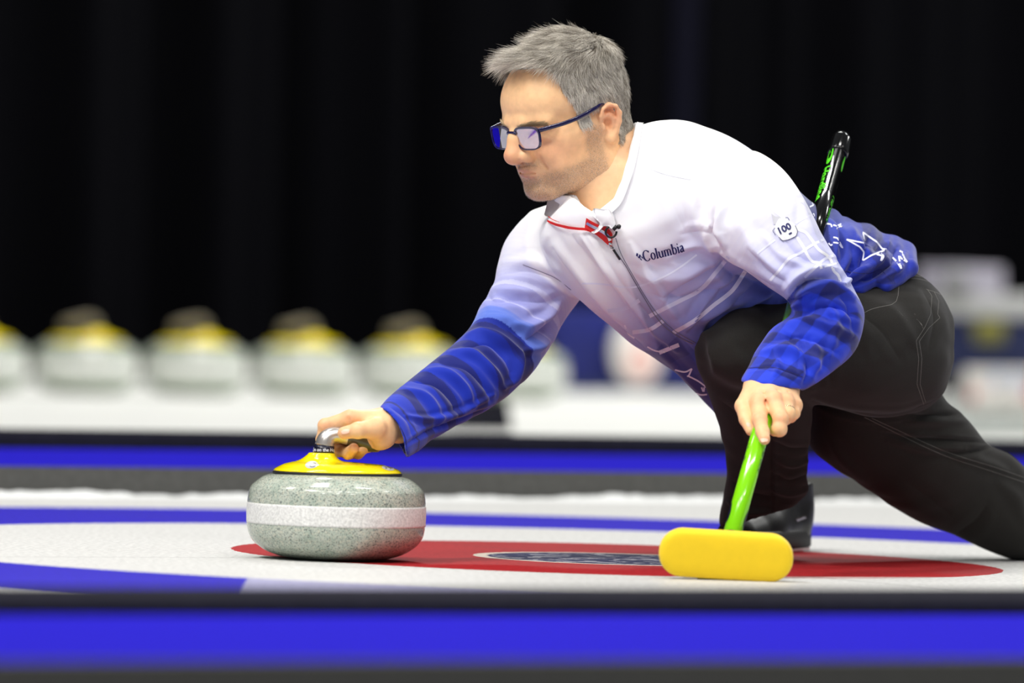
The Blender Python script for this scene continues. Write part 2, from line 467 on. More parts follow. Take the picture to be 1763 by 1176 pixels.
# ------------------------------------------------------------------ curling stones
def granite():
    m = bpy.data.materials.new('speckled granite'); m.use_nodes = True
    nt = m.node_tree; b = nt.nodes['Principled BSDF']; L = nt.links
    tc = nt.nodes.new('ShaderNodeTexCoord')
    def vor(scale, lo, hi, ca, prev, amt=1.0):
        n = nt.nodes.new('ShaderNodeTexNoise'); n.inputs['Scale'].default_value = scale; n.inputs['Detail'].default_value = 2.5; n.inputs['Roughness'].default_value = 0.6
        L.new(tc.outputs['Object'], n.inputs['Vector'])
        r = nt.nodes.new('ShaderNodeMapRange'); r.inputs['From Min'].default_value = lo; r.inputs['From Max'].default_value = hi; r.inputs['To Max'].default_value = amt
        L.new(n.outputs['Fac'], r.inputs['Value'])
        x = nt.nodes.new('ShaderNodeMix'); x.data_type = 'RGBA'; L.new(r.outputs[0], x.inputs[0])
        if isinstance(prev, tuple): x.inputs[6].default_value = prev
        else: L.new(prev, x.inputs[6])
        x.inputs[7].default_value = ca
        return x.outputs[2]
    c = vor(35, 0.35, 0.65, srgb(196, 203, 190), srgb(168, 182, 168))
    c = vor(260, 0.52, 0.60, srgb(214, 212, 192), c, 0.7)
    c = vor(330, 0.555, 0.62, srgb(96, 110, 108), c, 0.75)
    c = vor(520, 0.58, 0.64, srgb(52, 60, 66), c, 0.85)
    L.new(c, b.inputs['Base Color'])
    b.inputs['Roughness'].default_value = 0.12; b.inputs['Specular IOR Level'].default_value = 0.5
    return m
def band_mat():
    m = mat('frosted striking band', srgb(230, 230, 227), rough=0.5, noise=0.2, nscale=300)
    return m
M_gran = granite(); M_band = band_mat()
M_yel = mat('yellow handle plastic', srgb(253, 230, 4), rough=0.18, coat=0.6)
M_dimgoose = mat('dimmed handle metal', srgb(118, 110, 92), rough=0.6, metal=0.1)  # handle metal darkened in colour for the dim light on the back row
M_grip = mat('dark metal grip', srgb(96, 92, 70), rough=0.3, metal=0.6)
M_rubber = mat('black rubber', srgb(22, 22, 24), rough=0.6)
M_metal = mat('brushed metal', srgb(205, 200, 196), rough=0.28, metal=0.75)
M_navyband = mat('navy label band', srgb(16, 18, 40), rough=0.3)
M_sticker = mat('silver sticker', srgb(210, 212, 214), rough=0.25, metal=0.2)
M_ink = mat('dark ink', srgb(40, 42, 60), rough=0.5)

SCALE = FPX / 14.66
pr = [(60, 967), (86, 964.5), (104, 960), (120, 954), (137, 943), (146, 933), (150.5, 924), (153.2, 912), (153.8, 905), (154.3, 888), (153.8, 872), (153, 862), (150.5, 848), (146, 841), (140, 835.5), (127, 826), (110, 821), (96, 819.5)]
prof = [(r / SCALE, (967 - y) / SCALE) for r, y in pr]
def seg(prof, lo, hi):
    q = catmull(prof, 60)
    return [tuple(p) for p in q if lo <= p[1] <= hi]
ZB0, ZB1 = (967 - 907) / SCALE, (967 - 869) / SCALE
STONE_TOP = prof[-1][1]

def make_stone():
    root = empty('curling_stone')
    full = catmull(prof, 72)
    V, F = lathe([(0.045, 0.002)] + [tuple(p) for p in full] + [(0.05, STONE_TOP)], 96)
    mesh_obj('granite_body', V, F, M_gran, root)
    bp = [(p[0] + 0.0006, p[1]) for p in full if ZB0 <= p[1] <= ZB1]
    bp = [(bp[0][0] - 0.0015, bp[0][1] - 0.0006)] + bp + [(bp[-1][0] - 0.0015, bp[-1][1] + 0.0006)]
    V, F = lathe(bp, 96, cap=False)
    mesh_obj('striking_band', V, F, M_band, root)
    # handle: rubber gasket, yellow cap, label band, metal gooseneck and grip.  x axis = towards the thrower
    t = STONE_TOP
    V, F = lathe([(0.09, t - 0.002), (0.1005, t - 0.001), (0.1015, t + 0.001), (0.1, t + 0.003), (0.08, t + 0.004)], 72)
    V = [(x, y * 0.82, z) for x, y, z in V]
    hd = empty('handle'); hd.parent = root
    mesh_obj('gasket', V, F, M_rubber, hd)
    f = Field((-0.12, -0.1, t - 0.01), (0.12, 0.1, t + 0.06), 0.0015)
    f.ell((0, 0, t + 0.002), (0.1005, 0.083, 0.0190)); f.d = np.maximum(f.d, (f.ax[2][None, None, :] - (t + 0.0155)) + 0 * f.d)
    f.ell((-0.01, 0, t + 0.008), (0.070, 0.055, 0.0105), 0.010)
    f.cone((-0.030, 0, t + 0.010), (-0.0225, 0, t + 0.043), 0.023, 0.0168, 0.022)
    # cut flat underneath and at the collar
    sl, X, Y, Z = f._sub(f.lo, f.lo + f.n * f.h)
    f.d = np.maximum(f.d, (t + 0.003 - Z) + 0 * X + 0 * Y)
    cz = t + 0.0325; 
    f.d = np.maximum(f.d, (Z - cz) + 0 * X + 0 * Y)
    V, Q = f.mesh(); V = relax(V, Q, 2)
    fast_mesh('cap', V, Q, M_yel, hd)
    a = np.array((-0.0228, 0, cz - 0.001)); b = np.array((-0.0218, 0, cz + 0.0115))
    V, F = tube([a, b], [0.0172, 0.0154], 40)
    bnd = mesh_obj('label_band', V, F, M_navyband, hd)
    path = [b, (-0.0200, 0, cz + 0.0190), (-0.0125, 0, cz + 0.0262), (0.001, 0, cz + 0.0280), (0.018, 0, cz + 0.0240), (0.040, 0, cz + 0.0175), (0.056, 0, cz + 0.0145), (0.066, 0, cz + 0.013)]
    V, F = tube(path[:5], [0.0150, 0.0142, 0.0132, 0.0126, 0.0122], 32, smooth_n=24, up=(0, 1, 0))
    mesh_obj('gooseneck', V, F, M_metal, hd)
    V, F = tube([(0.014, 0, cz + 0.0253)] + path[5:] + [(0.0675, 0, cz + 0.0128)], [0.0124, 0.0130, 0.0120, 0.0095, 0.004], 32, smooth_n=24, up=(0, 1, 0))
    mesh_obj('grip', V, F, M_grip, hd)
    return root, hd, bnd, cz

def surface_of(o):
    me = o.data; n = len(me.vertices)
    co = np.empty(n * 3, np.float32); me.vertices.foreach_get('co', co)
    co = co.reshape(-1, 3)
    mw = np.array(o.matrix_world)
    w = co @ mw[:3, :3].T + mw[:3, 3]
    polys = [tuple(p.vertices) for p in me.polygons]
    return BVHTree.FromPolygons([Vector(map(float, c)) for c in w], polys)

def copy_tree(o, parent=None):
    c = o.copy(); COL.objects.link(c); c.parent = parent
    for ch in list(o.children): copy_tree(ch, c)
    return c

stone, shandle, sband, CZ = make_stone()
back_lab = ['yellow-handled curling stone cut by the left edge of the photo, in the blurred back row',
            'blurred yellow-handled stone in the back row, second from the left edge',
            'blurred yellow-handled stone in the back row, third from the left edge',
            'blurred yellow-handled stone in the back row, fourth from the left edge',
            'blurred yellow-handled stone in the back row, straight above the hand on the delivered stone',
            'blurred yellow-handled stone in the back row, half hidden behind the stretched blue sleeve']
YB = 11.4
b0 = PG(160, 662); sp = None
base0 = PG(335, 680)
for i, lab in enumerate(back_lab):
    c = copy_tree(stone)
    k = i - 2
    pos = np.array([base0[0] + k * 0.2815, base0[1] + k * 0.2815 * math.tan(ANG), 0.0])
    for ch in c.children:
        for g in ch.children:
            if g.name.startswith(('gooseneck', 'grip')): g.material_slots[0].link = 'OBJECT'; g.material_slots[0].material = M_dimgoose
    c.location = pos; c.rotation_euler = (0, 0, math.pi + 0.3)
    tag(c, lab, 'curling stone', 'stones lined up behind the far sheet')
spos = PG(578.5, 966.5); spos = np.array([spos[0], spos[1] + 0.065, 0.0]); 
SX = P(578.5, 900, spos[1])[0]; spos[0] = SX
stone.location = spos; SROT = math.radians(14)
stone.rotation_euler = (0, 0, SROT)
tag(stone, 'grey-green granite curling stone in sharp focus with yellow handle held by the player', 'curling stone')
bpy.context.view_layer.update()
SM = np.array(Matrix.Translation(Vector(spos)) @ Matrix.Rotation(SROT, 4, 'Z'))
def S2W(p): return SM[:3, :3] @ np.asarray(p, float) + SM[:3, 3]
# ------------------------------------------------------------------ person: head
YAW, HP, HR = math.radians(54), math.radians(15), math.radians(0)
_fh = np.array([-math.sin(YAW), -math.cos(YAW), 0.0]); _z = np.array([0, 0, 1.0])
Hf = _fh * math.cos(HP) - _z * math.sin(HP)
Hu = _fh * math.sin(HP) + _z * math.cos(HP)
Hr = np.cross(Hf, Hu)
Hr, Hu = Hr * math.cos(HR) + Hu * math.sin(HR), -Hr * math.sin(HR) + Hu * math.cos(HR)
HS = 1.05
HO = P(1036, 218, -0.16) + 0.077 * HS * Hr
HM = np.stack([Hr, Hf, Hu], 1)          # columns: right, forward, up
def H2W(p): return (np.asarray(p, float) * HS) @ HM.T + HO
def W2H(p): return ((np.asarray(p, float) - HO) @ HM) / HS

def build_head():
    f = Field((-0.105, -0.17, -0.20), (0.105, 0.145, 0.165), 0.0016)
    E, C = f.ell, f.cone
    E((0, -0.007, 0.049), (0.077, 0.090, 0.085))
    E((0, 0.034, 0.052), (0.068, 0.065, 0.062), 0.02)
    E((0, 0.066, 0.048), (0.050, 0.031, 0.036), 0.02)
    E((0, 0.040, -0.012), (0.060, 0.050, 0.058), 0.02)
    E((0, 0.020, -0.050), (0.050, 0.060, 0.040), 0.02)
    for s in (-1, 1):
        C((s * 0.052, 0.052, -0.006), (s * 0.067, 0.010, 0.002), 0.015, 0.011, 0.018)      # cheekbone
        C((s * 0.060, -0.004, -0.015), (s * 0.055, -0.002, -0.058), 0.016, 0.016, 0.02)     # ramus
        C((s * 0.055, 0.000, -0.056), (s * 0.020, 0.071, -0.079), 0.018, 0.016, 0.02)      # jaw
        E((s * 0.040, 0.044, -0.040), (0.024, 0.036, 0.034), 0.02)                         # cheek
        C((s * 0.048, 0.076, 0.026), (s * 0.016, 0.093, 0.026), 0.010, 0.0105, 0.012)      # brow
        C((s * 0.016, 0.093, 0.026), (0, 0.093, 0.029), 0.0105, 0.009, 0.010)
    E((0, 0.062, -0.047), (0.036, 0.038, 0.030), 0.018)                                     # muzzle
    E((0, 0.077, -0.079), (0.021, 0.018, 0.016), 0.014)                                    # chin
    for s in (-1, 1):
        E((s * 0.034, 0.100, 0.008), (0.022, 0.018, 0.011), 0.012, sub=True)               # orbit
        E((s * 0.031, 0.073, 0.009), (0.0165, 0.0155, 0.0135), 0.004)                      # lids
        C((s * 0.016, 0.087, 0.001), (s * 0.046, 0.076, 0.002), 0.0035, 0.0035, 0.010)    # lower lid pouch
        C((s * 0.017, 0.0895, 0.0085), (s * 0.030, 0.0895, 0.0065), 0.0009, 0.0013, 0.002, sub=True)
        C((s * 0.030, 0.0895, 0.0065), (s * 0.045, 0.080, 0.0070), 0.0013, 0.0009, 0.002, sub=True)
    # nose
    C((0, 0.092, 0.026), (0, 0.107, 0.004), 0.0085, 0.0085, 0.010)
    C((0, 0.107, 0.004), (0, 0.1155, -0.016), 0.0085, 0.0115, 0.006)
    E((0, 0.1155, -0.0195), (0.0128, 0.0120, 0.0122), 0.006)
    C((0, 0.098, 0.004), (0, 0.099, -0.018), 0.013, 0.016, 0.012)
    for s in (-1, 1):
        E((s * 0.0175, 0.0985, -0.0215), (0.0075, 0.0150, 0.0105), 0.006)
        C((s * 0.0235, 0.098, -0.0125), (s * 0.0262, 0.0905, -0.0185), 0.0010, 0.0012, 0.0025, sub=True)
        C((s * 0.0085, 0.105, -0.0330), (s * 0.0085, 0.102, -0.024), 0.0036, 0.003, 0.002, sub=True)
        C((s * 0.0235, 0.095, -0.013), (s * 0.026, 0.089, -0.030), 0.0014, 0.0012, 0.008, sub=True)
        C((s * 0.027, 0.089, -0.030), (s * 0.035, 0.083, -0.044), 0.0012, 0.0004, 0.008, sub=True)
    # lips
    up = [(-0.025, 0.085, -0.0490), (-0.012, 0.0975, -0.0440), (-0.003, 0.1015, -0.0425), (0.003, 0.1015, -0.0425), (0.012, 0.0975, -0.0440), (0.025, 0.085, -0.0490)]
    lo = [(-0.022, 0.086, -0.0525), (-0.010, 0.0955, -0.0530), (0, 0.098, -0.0535), (0.010, 0.0955, -0.0530), (0.022, 0.086, -0.0525)]
    f.chain(up, [0.0015, 0.0034, 0.0038, 0.0038, 0.0034, 0.0015], 0.005)
    f.chain(lo, [0.0015, 0.0036, 0.0042, 0.0036, 0.0015], 0.005)
    sl = [(-0.0290, 0.084, -0.0530), (-0.0225, 0.0900, -0.0500), (-0.013, 0.0985, -0.0485), (0, 0.1030, -0.0480), (0.013, 0.0985, -0.0485), (0.0225, 0.0900, -0.0500), (0.0290, 0.084, -0.0530)]
    f.chain(sl, [0.0014, 0.0016, 0.0017, 0.0017, 0.0017, 0.0016, 0.0014], 0.0012, sub=True)
    C((-0.012, 0.102, -0.0650), (0.012, 0.102, -0.0650), 0.006, 0.006, 0.012, sub=True)     # hollow under the lip
    for s in (-1, 1):      # folds at the mouth corners
        C((s * 0.030, 0.086, -0.0515), (s * 0.033, 0.078, -0.0665), 0.0006, 0.0003, 0.002, sub=True)
    # ears
    for s in (-1, 1):
        def e(a, b, c): return (s * (0.0745 + a * 0.9), -0.002 + b * 0.78, -0.003 + c * 0.92)
        E(e(0.004, -0.012, 0.010), (0.0065, 0.013, 0.027), 0.006)
        hel = [e(0.003, 0.004, 0.006), e(0.008, 0.005, 0.020), e(0.012, -0.002, 0.031), e(0.015, -0.013, 0.036), e(0.018, -0.024, 0.031), e(0.019, -0.030, 0.020), e(0.017, -0.028, 0.006), e(0.013, -0.020, -0.010), e(0.009, -0.010, -0.019), e(0.005, -0.003, -0.018)]
        f.chain(hel, [0.003, 0.0032, 0.0036, 0.0042, 0.0044, 0.0042, 0.004, 0.004, 0.0055, 0.004], 0.003)
        E(e(0.009, -0.014, 0.014), (0.005, 0.011, 0.022), 0.004)
        E(e(0.017, -0.006, 0.006), (0.0135, 0.0072, 0.0110), 0.003, sub=True)
        E(e(0.017, -0.012, 0.027), (0.009, 0.010, 0.0055), 0.003, sub=True)
        f.chain([e(0.012, -0.012, 0.022), e(0.014, -0.019, 0.012), e(0.012, -0.017, 0.000)], [0.0028, 0.003, 0.0028], 0.003)
        E(e(0.008, 0.003, 0.002), (0.004, 0.0035, 0.006), 0.003)
        E(e(0.008, -0.009, -0.016), (0.005, 0.008, 0.008), 0.003)
    # neck, laid out from the world
    nk = [W2H(P(1030, 236, -0.075)), W2H(P(1047, 305, -0.075)), W2H(P(1085, 392, -0.06))]
    f.chain(nk, [0.053, 0.0545, 0.060], 0.022)
    f.cone(W2H(P(1012, 285, -0.085)), W2H(P(1040, 350, -0.085)), 0.047, 0.050, 0.02)
    f.cone(W2H(P(1052, 240, -0.13)), W2H(P(1028, 352, -0.13)), 0.012, 0.010, 0.02)       # neck muscle
    V, Q = f.mesh(); V = relax(V, Q, 2, 0.4)
    return V, Q

hV, hQ = build_head()
# ---- skin colour
def gauss(V, c, r):
    d = (V - np.array(c)) / np.array(r); return np.exp(-(d * d).sum(1))
def skin_colour(V):
    lin = lambda *c: np.array(srgb(*c)[:3])
    base = lin(248, 199, 149); red = lin(214, 128, 104); beard = lin(158, 128, 108); lip = lin(206, 146, 122); brow = lin(150, 122, 92)
    C = np.tile(base, (len(V), 1))
    ax = np.abs(V[:, 0]); A = np.column_stack([ax, V[:, 1], V[:, 2]])
    def mixin(c, w):
        nonlocal C
        w = np.clip(w, 0, 1)[:, None]; C = C * (1 - w) + c * w
    mixin(red, 0.55 * gauss(A, (0, 0.120, -0.016), (0.018, 0.03, 0.018)))
    mixin(red, 0.35 * gauss(A, (0.045, 0.065, -0.02), (0.03, 0.04, 0.025)))
    mixin(red, 0.50 * gauss(A, (0.090, -0.012, 0.018), (0.02, 0.025, 0.03)))
    # beard area: jaw, chin, upper lip
    y, z = V[:, 1], V[:, 2]
    w = sstep(-0.015, -0.045, z + 0.25 * (y - 0.05) * 0) * sstep(-0.012, 0.012, y) * sstep(-0.115, -0.095, z)
    line = -0.028 - 0.35 * np.clip(y - 0.02, 0, 1) * 0.6
    w = sstep(0.0, -0.022, z - line) * sstep(-0.010, 0.014, y) * sstep(-0.125, -0.100, z)
    side = sstep(0.058, 0.066, ax) * sstep(0.036, 0.02, y) * sstep(-0.008, 0.010, y) * sstep(0.022, -0.005, z)
    up = gauss(A, (0.010, 0.098, -0.0365), (0.022, 0.03, 0.0075))
    w = np.clip(np.maximum(np.maximum(w, side * 0.7), up), 0, 1)
    mixin(beard, 0.42 * w)
    mixin(lip, 0.9 * np.clip(gauss(A, (0.0, 0.100, -0.0440), (0.020, 0.02, 0.0040)) + gauss(A, (0.0, 0.098, -0.0537), (0.018, 0.02, 0.0045)), 0, 1))
    return C, w

def skin_mat():
    m = mat('skin', srgb(246, 196, 146), rough=0.45, spec=0.4, sss=0.10, noise=0.06, nscale=90, attr='skin', bump=0.25, bscale=900, bdist=0.0006)
    nt = m.node_tree; b = nt.nodes['Principled BSDF']; L = nt.links
    src = b.inputs['Base Color'].links[0].from_socket
    tc = [n for n in nt.nodes if n.type == 'TEX_COORD'][0]
    a = nt.nodes.new('ShaderNodeAttribute'); a.attribute_name = 'beard'
    n = nt.nodes.new('ShaderNodeTexNoise'); n.inputs['Scale'].default_value = 1200; n.inputs['Detail'].default_value = 2
    L.new(tc.outputs['Object'], n.inputs['Vector'])
    r = nt.nodes.new('ShaderNodeMapRange'); r.inputs['From Min'].default_value = 0.52; r.inputs['From Max'].default_value = 0.62
    L.new(n.outputs['Fac'], r.inputs['Value'])
    mu = nt.nodes.new('ShaderNodeMath'); mu.operation = 'MULTIPLY'; L.new(r.outputs[0], mu.inputs[0]); L.new(a.outputs['Fac'], mu.inputs[1])
    m3 = nt.nodes.new('ShaderNodeMath'); m3.operation = 'MULTIPLY'; L.new(mu.outputs[0], m3.inputs[0]); m3.inputs[1].default_value = 0.6
    x = nt.nodes.new('ShaderNodeMix'); x.data_type = 'RGBA'; L.new(m3.outputs[0], x.inputs[0]); L.new(src, x.inputs[6]); x.inputs[7].default_value = srgb(96, 80, 72)
    L.new(x.outputs[2], b.inputs['Base Color'])
    return m
M_skin = skin_mat()
person = empty('person', tuple(PG(1340, 945)))
tag(person, 'grey-haired man in glasses and white-to-blue jacket lunging with a stone and a broom', 'person')
bpy.context.view_layer.update()
PINV = person.matrix_world.inverted()
def wear(o, parent=None):
    """parent an object built in world coordinates to the person (or to one of the clothes)"""
    o.parent = parent or person
    if parent is None: o.matrix_parent_inverse = PINV
    return o
hC, hB = skin_colour(hV)
BODY = [(H2W(hV), hQ, hC, hB)]          # pieces of the one skin mesh: (V, Q, colour, beard)

# ---- eyes
for s in (-1, 1):
    pass

# ---- glasses
M_frame = mat('navy acetate', srgb(26, 22, 64), rough=0.18, coat=0.5)
M_hinge = mat('hinge metal', srgb(190, 190, 196), rough=0.2, metal=1)
M_lens = mat('coated lens', (1, 1, 1, 1), rough=0.0, spec=0.9, trans=1.0, ior=1.5)
nt = M_lens.node_tree; b = nt.nodes['Principled BSDF']
gl_ = nt.nodes.new('ShaderNodeBsdfGlossy'); gl_.inputs['Color'].default_value = (0.80, 0.76, 1.0, 1); gl_.inputs['Roughness'].default_value = 0.02
mxs = nt.nodes.new('ShaderNodeMixShader'); mxs.inputs[0].default_value = 0.30
out_ = [n for n in nt.nodes if n.type == 'OUTPUT_MATERIAL'][0]
nt.links.new(b.outputs[0], mxs.inputs[1]); nt.links.new(gl_.outputs[0], mxs.inputs[2]); nt.links.new(mxs.outputs[0], out_.inputs['Surface'])
gls = empty('glasses'); wear(gls)
def lens_outline(s, n=48):
    # rounded rectangle in the lens plane, slightly narrower at the bottom inner corner
    pts = []
    for k in range(n):
        t = 2 * math.pi * k / n; c, q = math.cos(t), math.sin(t)
        e = 2 / 3.6
        x = 0.0245 * math.copysign(abs(c) ** e, c); z = 0.0155 * math.copysign(abs(q) ** e, q)
        x *= 1 + 0.16 * (z / 0.017) * (1 if c < 0 else 0.4)
        pts.append((x, z))
    return pts
GZ, GY = 0.0065, 0.1085
def gpt(s, x, z, off=0.0):
    X = 0.0345 + x                    # distance from the nose line
    y = GY - 1.6 * X * X + off - 0.10 * (GZ - z) * 0
    return H2W((s * X, y, GZ + z))
for s in (-1, 1):
    ol = lens_outline(s)
    pts = np.array([gpt(s, x, z) for x, z in ol])
    # rim: closed tube of rectangular-ish section
    V, F = [], []
    n = len(ol)
    for k in range(n):
        x, z = ol[k]; x2, z2 = ol[(k + 1) % n]; x0, z0 = ol[k - 1]
        tx, tz = x2 - x0, z2 - z0; l = math.hypot(tx, tz); nx, nz = tz / l, -tx / l
        w = 0.0030 if z > 0.010 else 0.0019
        for (a, bq) in ((0, 0.0017), (w, 0.0017), (w, -0.0017), (0, -0.0017)):
            V.append(gpt(s, x + nx * a, z + nz * a, bq))
    for k in range(n):
        for q in range(4):
            F.append((k * 4 + q, ((k + 1) % n) * 4 + q, ((k + 1) % n) * 4 + (q + 1) % 4, k * 4 + (q + 1) % 4))
    wear(mesh_obj('rim', V, F, M_frame, smooth=False), gls)
    V = [gpt(s, 0, 0, 0.0008)] + [gpt(s, x, z, 0.0006) for x, z in ol] + [gpt(s, 0, 0, -0.0008)] + [gpt(s, x, z, -0.0008) for x, z in ol]
    F = [(0, 1 + k, 1 + (k + 1) % n) for k in range(n)] + [(n + 1, n + 2 + (k + 1) % n, n + 2 + k) for k in range(n)] + [(1 + k, n + 2 + k, n + 2 + (k + 1) % n, 1 + (k + 1) % n) for k in range(n)]
    wear(mesh_obj('lens', V, F, M_lens, smooth=False), gls)
    # temple arm to the ear
    h0 = gpt(s, 0.0265, 0.0125); 
    hin = np.array((s * 0.0640, GY - 1.6 * 0.061 ** 2 - 0.006, GZ + 0.0125))
    path = [h0, H2W(hin), H2W((s * 0.0760, 0.062, GZ + 0.0145)), H2W((s * 0.0812, 0.035, GZ + 0.0185)), H2W((s * 0.0832, 0.010, GZ + 0.0240)), H2W((s * 0.0820, -0.006, GZ + 0.0262)), H2W((s * 0.0740, -0.030, GZ + 0.012))]
    V, F = tube(path, [0.0036, 0.0036, 0.0034, 0.0034, 0.0030, 0.0022, 0.0022], 12, smooth_n=40, flat=(0.45, 1.0), up=Hu)
    wear(mesh_obj('temple_arm', V, F, M_frame), gls)
pp = [gpt(-1, -0.0245, 0.008), H2W((-0.006, GY + 0.002, GZ + 0.0095)), H2W((0.006, GY + 0.002, GZ + 0.0095)), gpt(1, -0.0245, 0.008)]
V, F = tube(pp, [0.0028, 0.0024, 0.0024, 0.0028], 12, smooth_n=20)
wear(mesh_obj('bridge', V, F, M_frame), gls)

# ---- hair: a close shell of fine strands rooted on the scalp

def hair_region(A):
    """A = head coordinates: True on the hairy scalp"""
    x, y, z = np.abs(A[:, 0]), A[:, 1], A[:, 2]
    sl = 0.050 - 0.45 * (0.062 - z)          # front edge of the side hair, sloping back as it goes down
    top = z > 0.104 - 0.35 * np.clip(0.062 - y, 0, 1)
    side = (y < np.where(z > 0.062, 0.052, sl)) & (z > 0.030)
    sideburn = (y < 0.036) & (y > 0.016) & (z > 0.004) & (x > 0.055)
    behind = (y < -0.024) & (z > -0.034)
    return (top | side | sideburn | behind)

def strands(name, root, nrm, direc, length, rad, colour, npt=6, clump=0.0, curl=0.0, parent=None, m=None):
    n = len(root)
    t = np.linspace(0, 1, npt)
    pts = np.zeros((n, npt, 3)); pts[:, 0] = root
    d0 = nrm; cur = root.copy(); step = (length / (npt - 1))[:, None]
    wob = rng.normal(0, 1, (n, 3)) * curl
    for i in range(1, npt):
        w = min(1.0, t[i] ** 0.7 * 1.15)
        d = d0 * (1 - w) + direc * w + wob * t[i]
        d /= np.linalg.norm(d, axis=1)[:, None]
        cur = cur + d * step; pts[:, i] = cur
    T = np.gradient(pts, axis=1); T /= np.linalg.norm(T, axis=2)[..., None] + 1e-12
    ref = rng.normal(0, 1, (n, 1, 3)); U = np.cross(T, ref); U /= np.linalg.norm(U, axis=2)[..., None] + 1e-12
    Wv = np.cross(T, U)
    r = (rad[:, None] * (1 - 0.8 * t[None, :] ** 2))[..., None]
    ring = [pts + r * (math.cos(a) * U + math.sin(a) * Wv) for a in (0, 2.094, 4.189)]
    V = np.stack(ring, 2).reshape(-1, 3)                   # n, npt, 3 verts
    b = (np.arange(n)[:, None] * npt + np.arange(npt - 1)[None, :]).reshape(-1) * 3
    Q = np.concatenate([np.stack([b + k, b + (k + 1) % 3, b + 3 + (k + 1) % 3, b + 3 + k], 1) for k in range(3)])
    o = fast_mesh(name, V, Q, m, None)
    set_col(o.data, 'hair', np.repeat(colour, npt * 3, axis=0))
    return o

def sample_surface(V, Q, mask, count):
    f = Q[mask[Q].all(1)]
    a = np.linalg.norm(np.cross(V[f[:, 2]] - V[f[:, 0]], V[f[:, 3]] - V[f[:, 1]]), axis=1)
    idx = rng.choice(len(f), count, p=a / a.sum())
    uv = rng.random((count, 2, 1)); g = V[f[idx]]
    p = (g[:, 0] * (1 - uv[:, 0]) + g[:, 1] * uv[:, 0]) * (1 - uv[:, 1]) + (g[:, 3] * (1 - uv[:, 0]) + g[:, 2] * uv[:, 0]) * uv[:, 1]
    N = vnormals(V, Q)[f[idx][:, 0]]
    return p, N

M_hair = mat('grey hair', (1, 1, 1, 1), rough=0.5, spec=0.35, attr='hair')
hm = hair_region(hV) & ~((np.abs(hV[:, 0]) > 0.077) & (hV[:, 2] < 0.05))
rp, rn = sample_surface(hV, hQ, hm, 52000)
x, y, z = rp[:, 0], rp[:, 1], rp[:, 2]
crown = np.array((0.0, -0.060, 0.105))
# combing: forward over the top, down the sides and back
wt = sstep(0.075, 0.115, z)[:, None]
fr = sstep(0.020, 0.065, y)[:, None]
rad_ = rp - crown; rad_ -= rn * (rad_ * rn).sum(1)[:, None]; rad_ /= np.linalg.norm(rad_, axis=1)[:, None] + 1e-9
fwd = np.stack([0.20 * x / 0.07, np.ones_like(x), 0.10 - 0.2 * (1 - fr[:, 0])], 1)
down = np.stack([0.05 * np.sign(x), -0.32 - 0.2 * (y < 0), -1.0 + 0 * x], 1)
dirn = fwd * wt + down * (1 - wt); dirn = dirn * 0.75 + rad_ * 0.25
backm = sstep(-0.03, -0.07, y)[:, None]
dirn = dirn * (1 - backm) + (rad_ * 0.6 + np.array((0, 0.15, -0.8))) * backm
# clumps: strands share a neighbourhood's random lean
cell = np.floor(rp / 0.0085).astype(int); h = (cell[:, 0] * 73856093) ^ (cell[:, 1] * 19349663) ^ (cell[:, 2] * 83492791)
hr = np.random.default_rng(3).normal(0, 1, (4096, 3))[h % 4096]
dirn = dirn / (np.linalg.norm(dirn, axis=1)[:, None]) + hr * (0.10 + 0.16 * wt) + rng.normal(0, 0.10, rp.shape)
dirn -= rn * np.clip((dirn * rn).sum(1)[:, None] + 0.12, None, 0)         # never into the scalp
quiff = (sstep(0.030, 0.072, y) * sstep(0.080, 0.100, z))
dirn += np.array((0, 0.30, 0.20)) * quiff[:, None]
dirn /= np.linalg.norm(dirn, axis=1)[:, None]
ln = 0.013 + 0.020 * wt[:, 0] + 0.016 * quiff
ln *= 0.75 + 0.5 * rng.random(len(ln)) + 0.25 * (hr[:, 0] * 0.3)
low = sstep(0.03, -0.02, z); ln *= 1 - 0.40 * low
lin = lambda *c: np.array(srgb(*c)[:3])
sv = np.clip(rng.normal(0.55, 0.36, len(x)) + 0.12 * hr[:, 1] + 0.25 * sstep(0.09, 0.04, z) * sstep(-0.05, 0.0, y) - 0.15 * sstep(-0.03, -0.09, y), 0, 1)[:, None]
hc = lin(112, 100, 84) * (1 - sv) + lin(250, 244, 232) * sv
nrm0 = rn * (0.75 + 0.3 * wt) + rng.normal(0, 0.12, rp.shape)
nrm0 /= np.linalg.norm(nrm0, axis=1)[:, None]
hair = strands('hair', H2W(rp), nrm0 @ HM.T, dirn @ HM.T, ln * HS, np.full(len(x), 0.00021), hc, npt=6, curl=0.10, m=M_hair)
wear(hair)
# scalp under the hair takes the hair's dull grey
hw = hm.astype(float)[:, None]; hC = hC * (1 - 0.75 * hw) + lin(120, 108, 94) * 0.75 * hw
BODY[0] = (BODY[0][0], hQ, hC, hB)
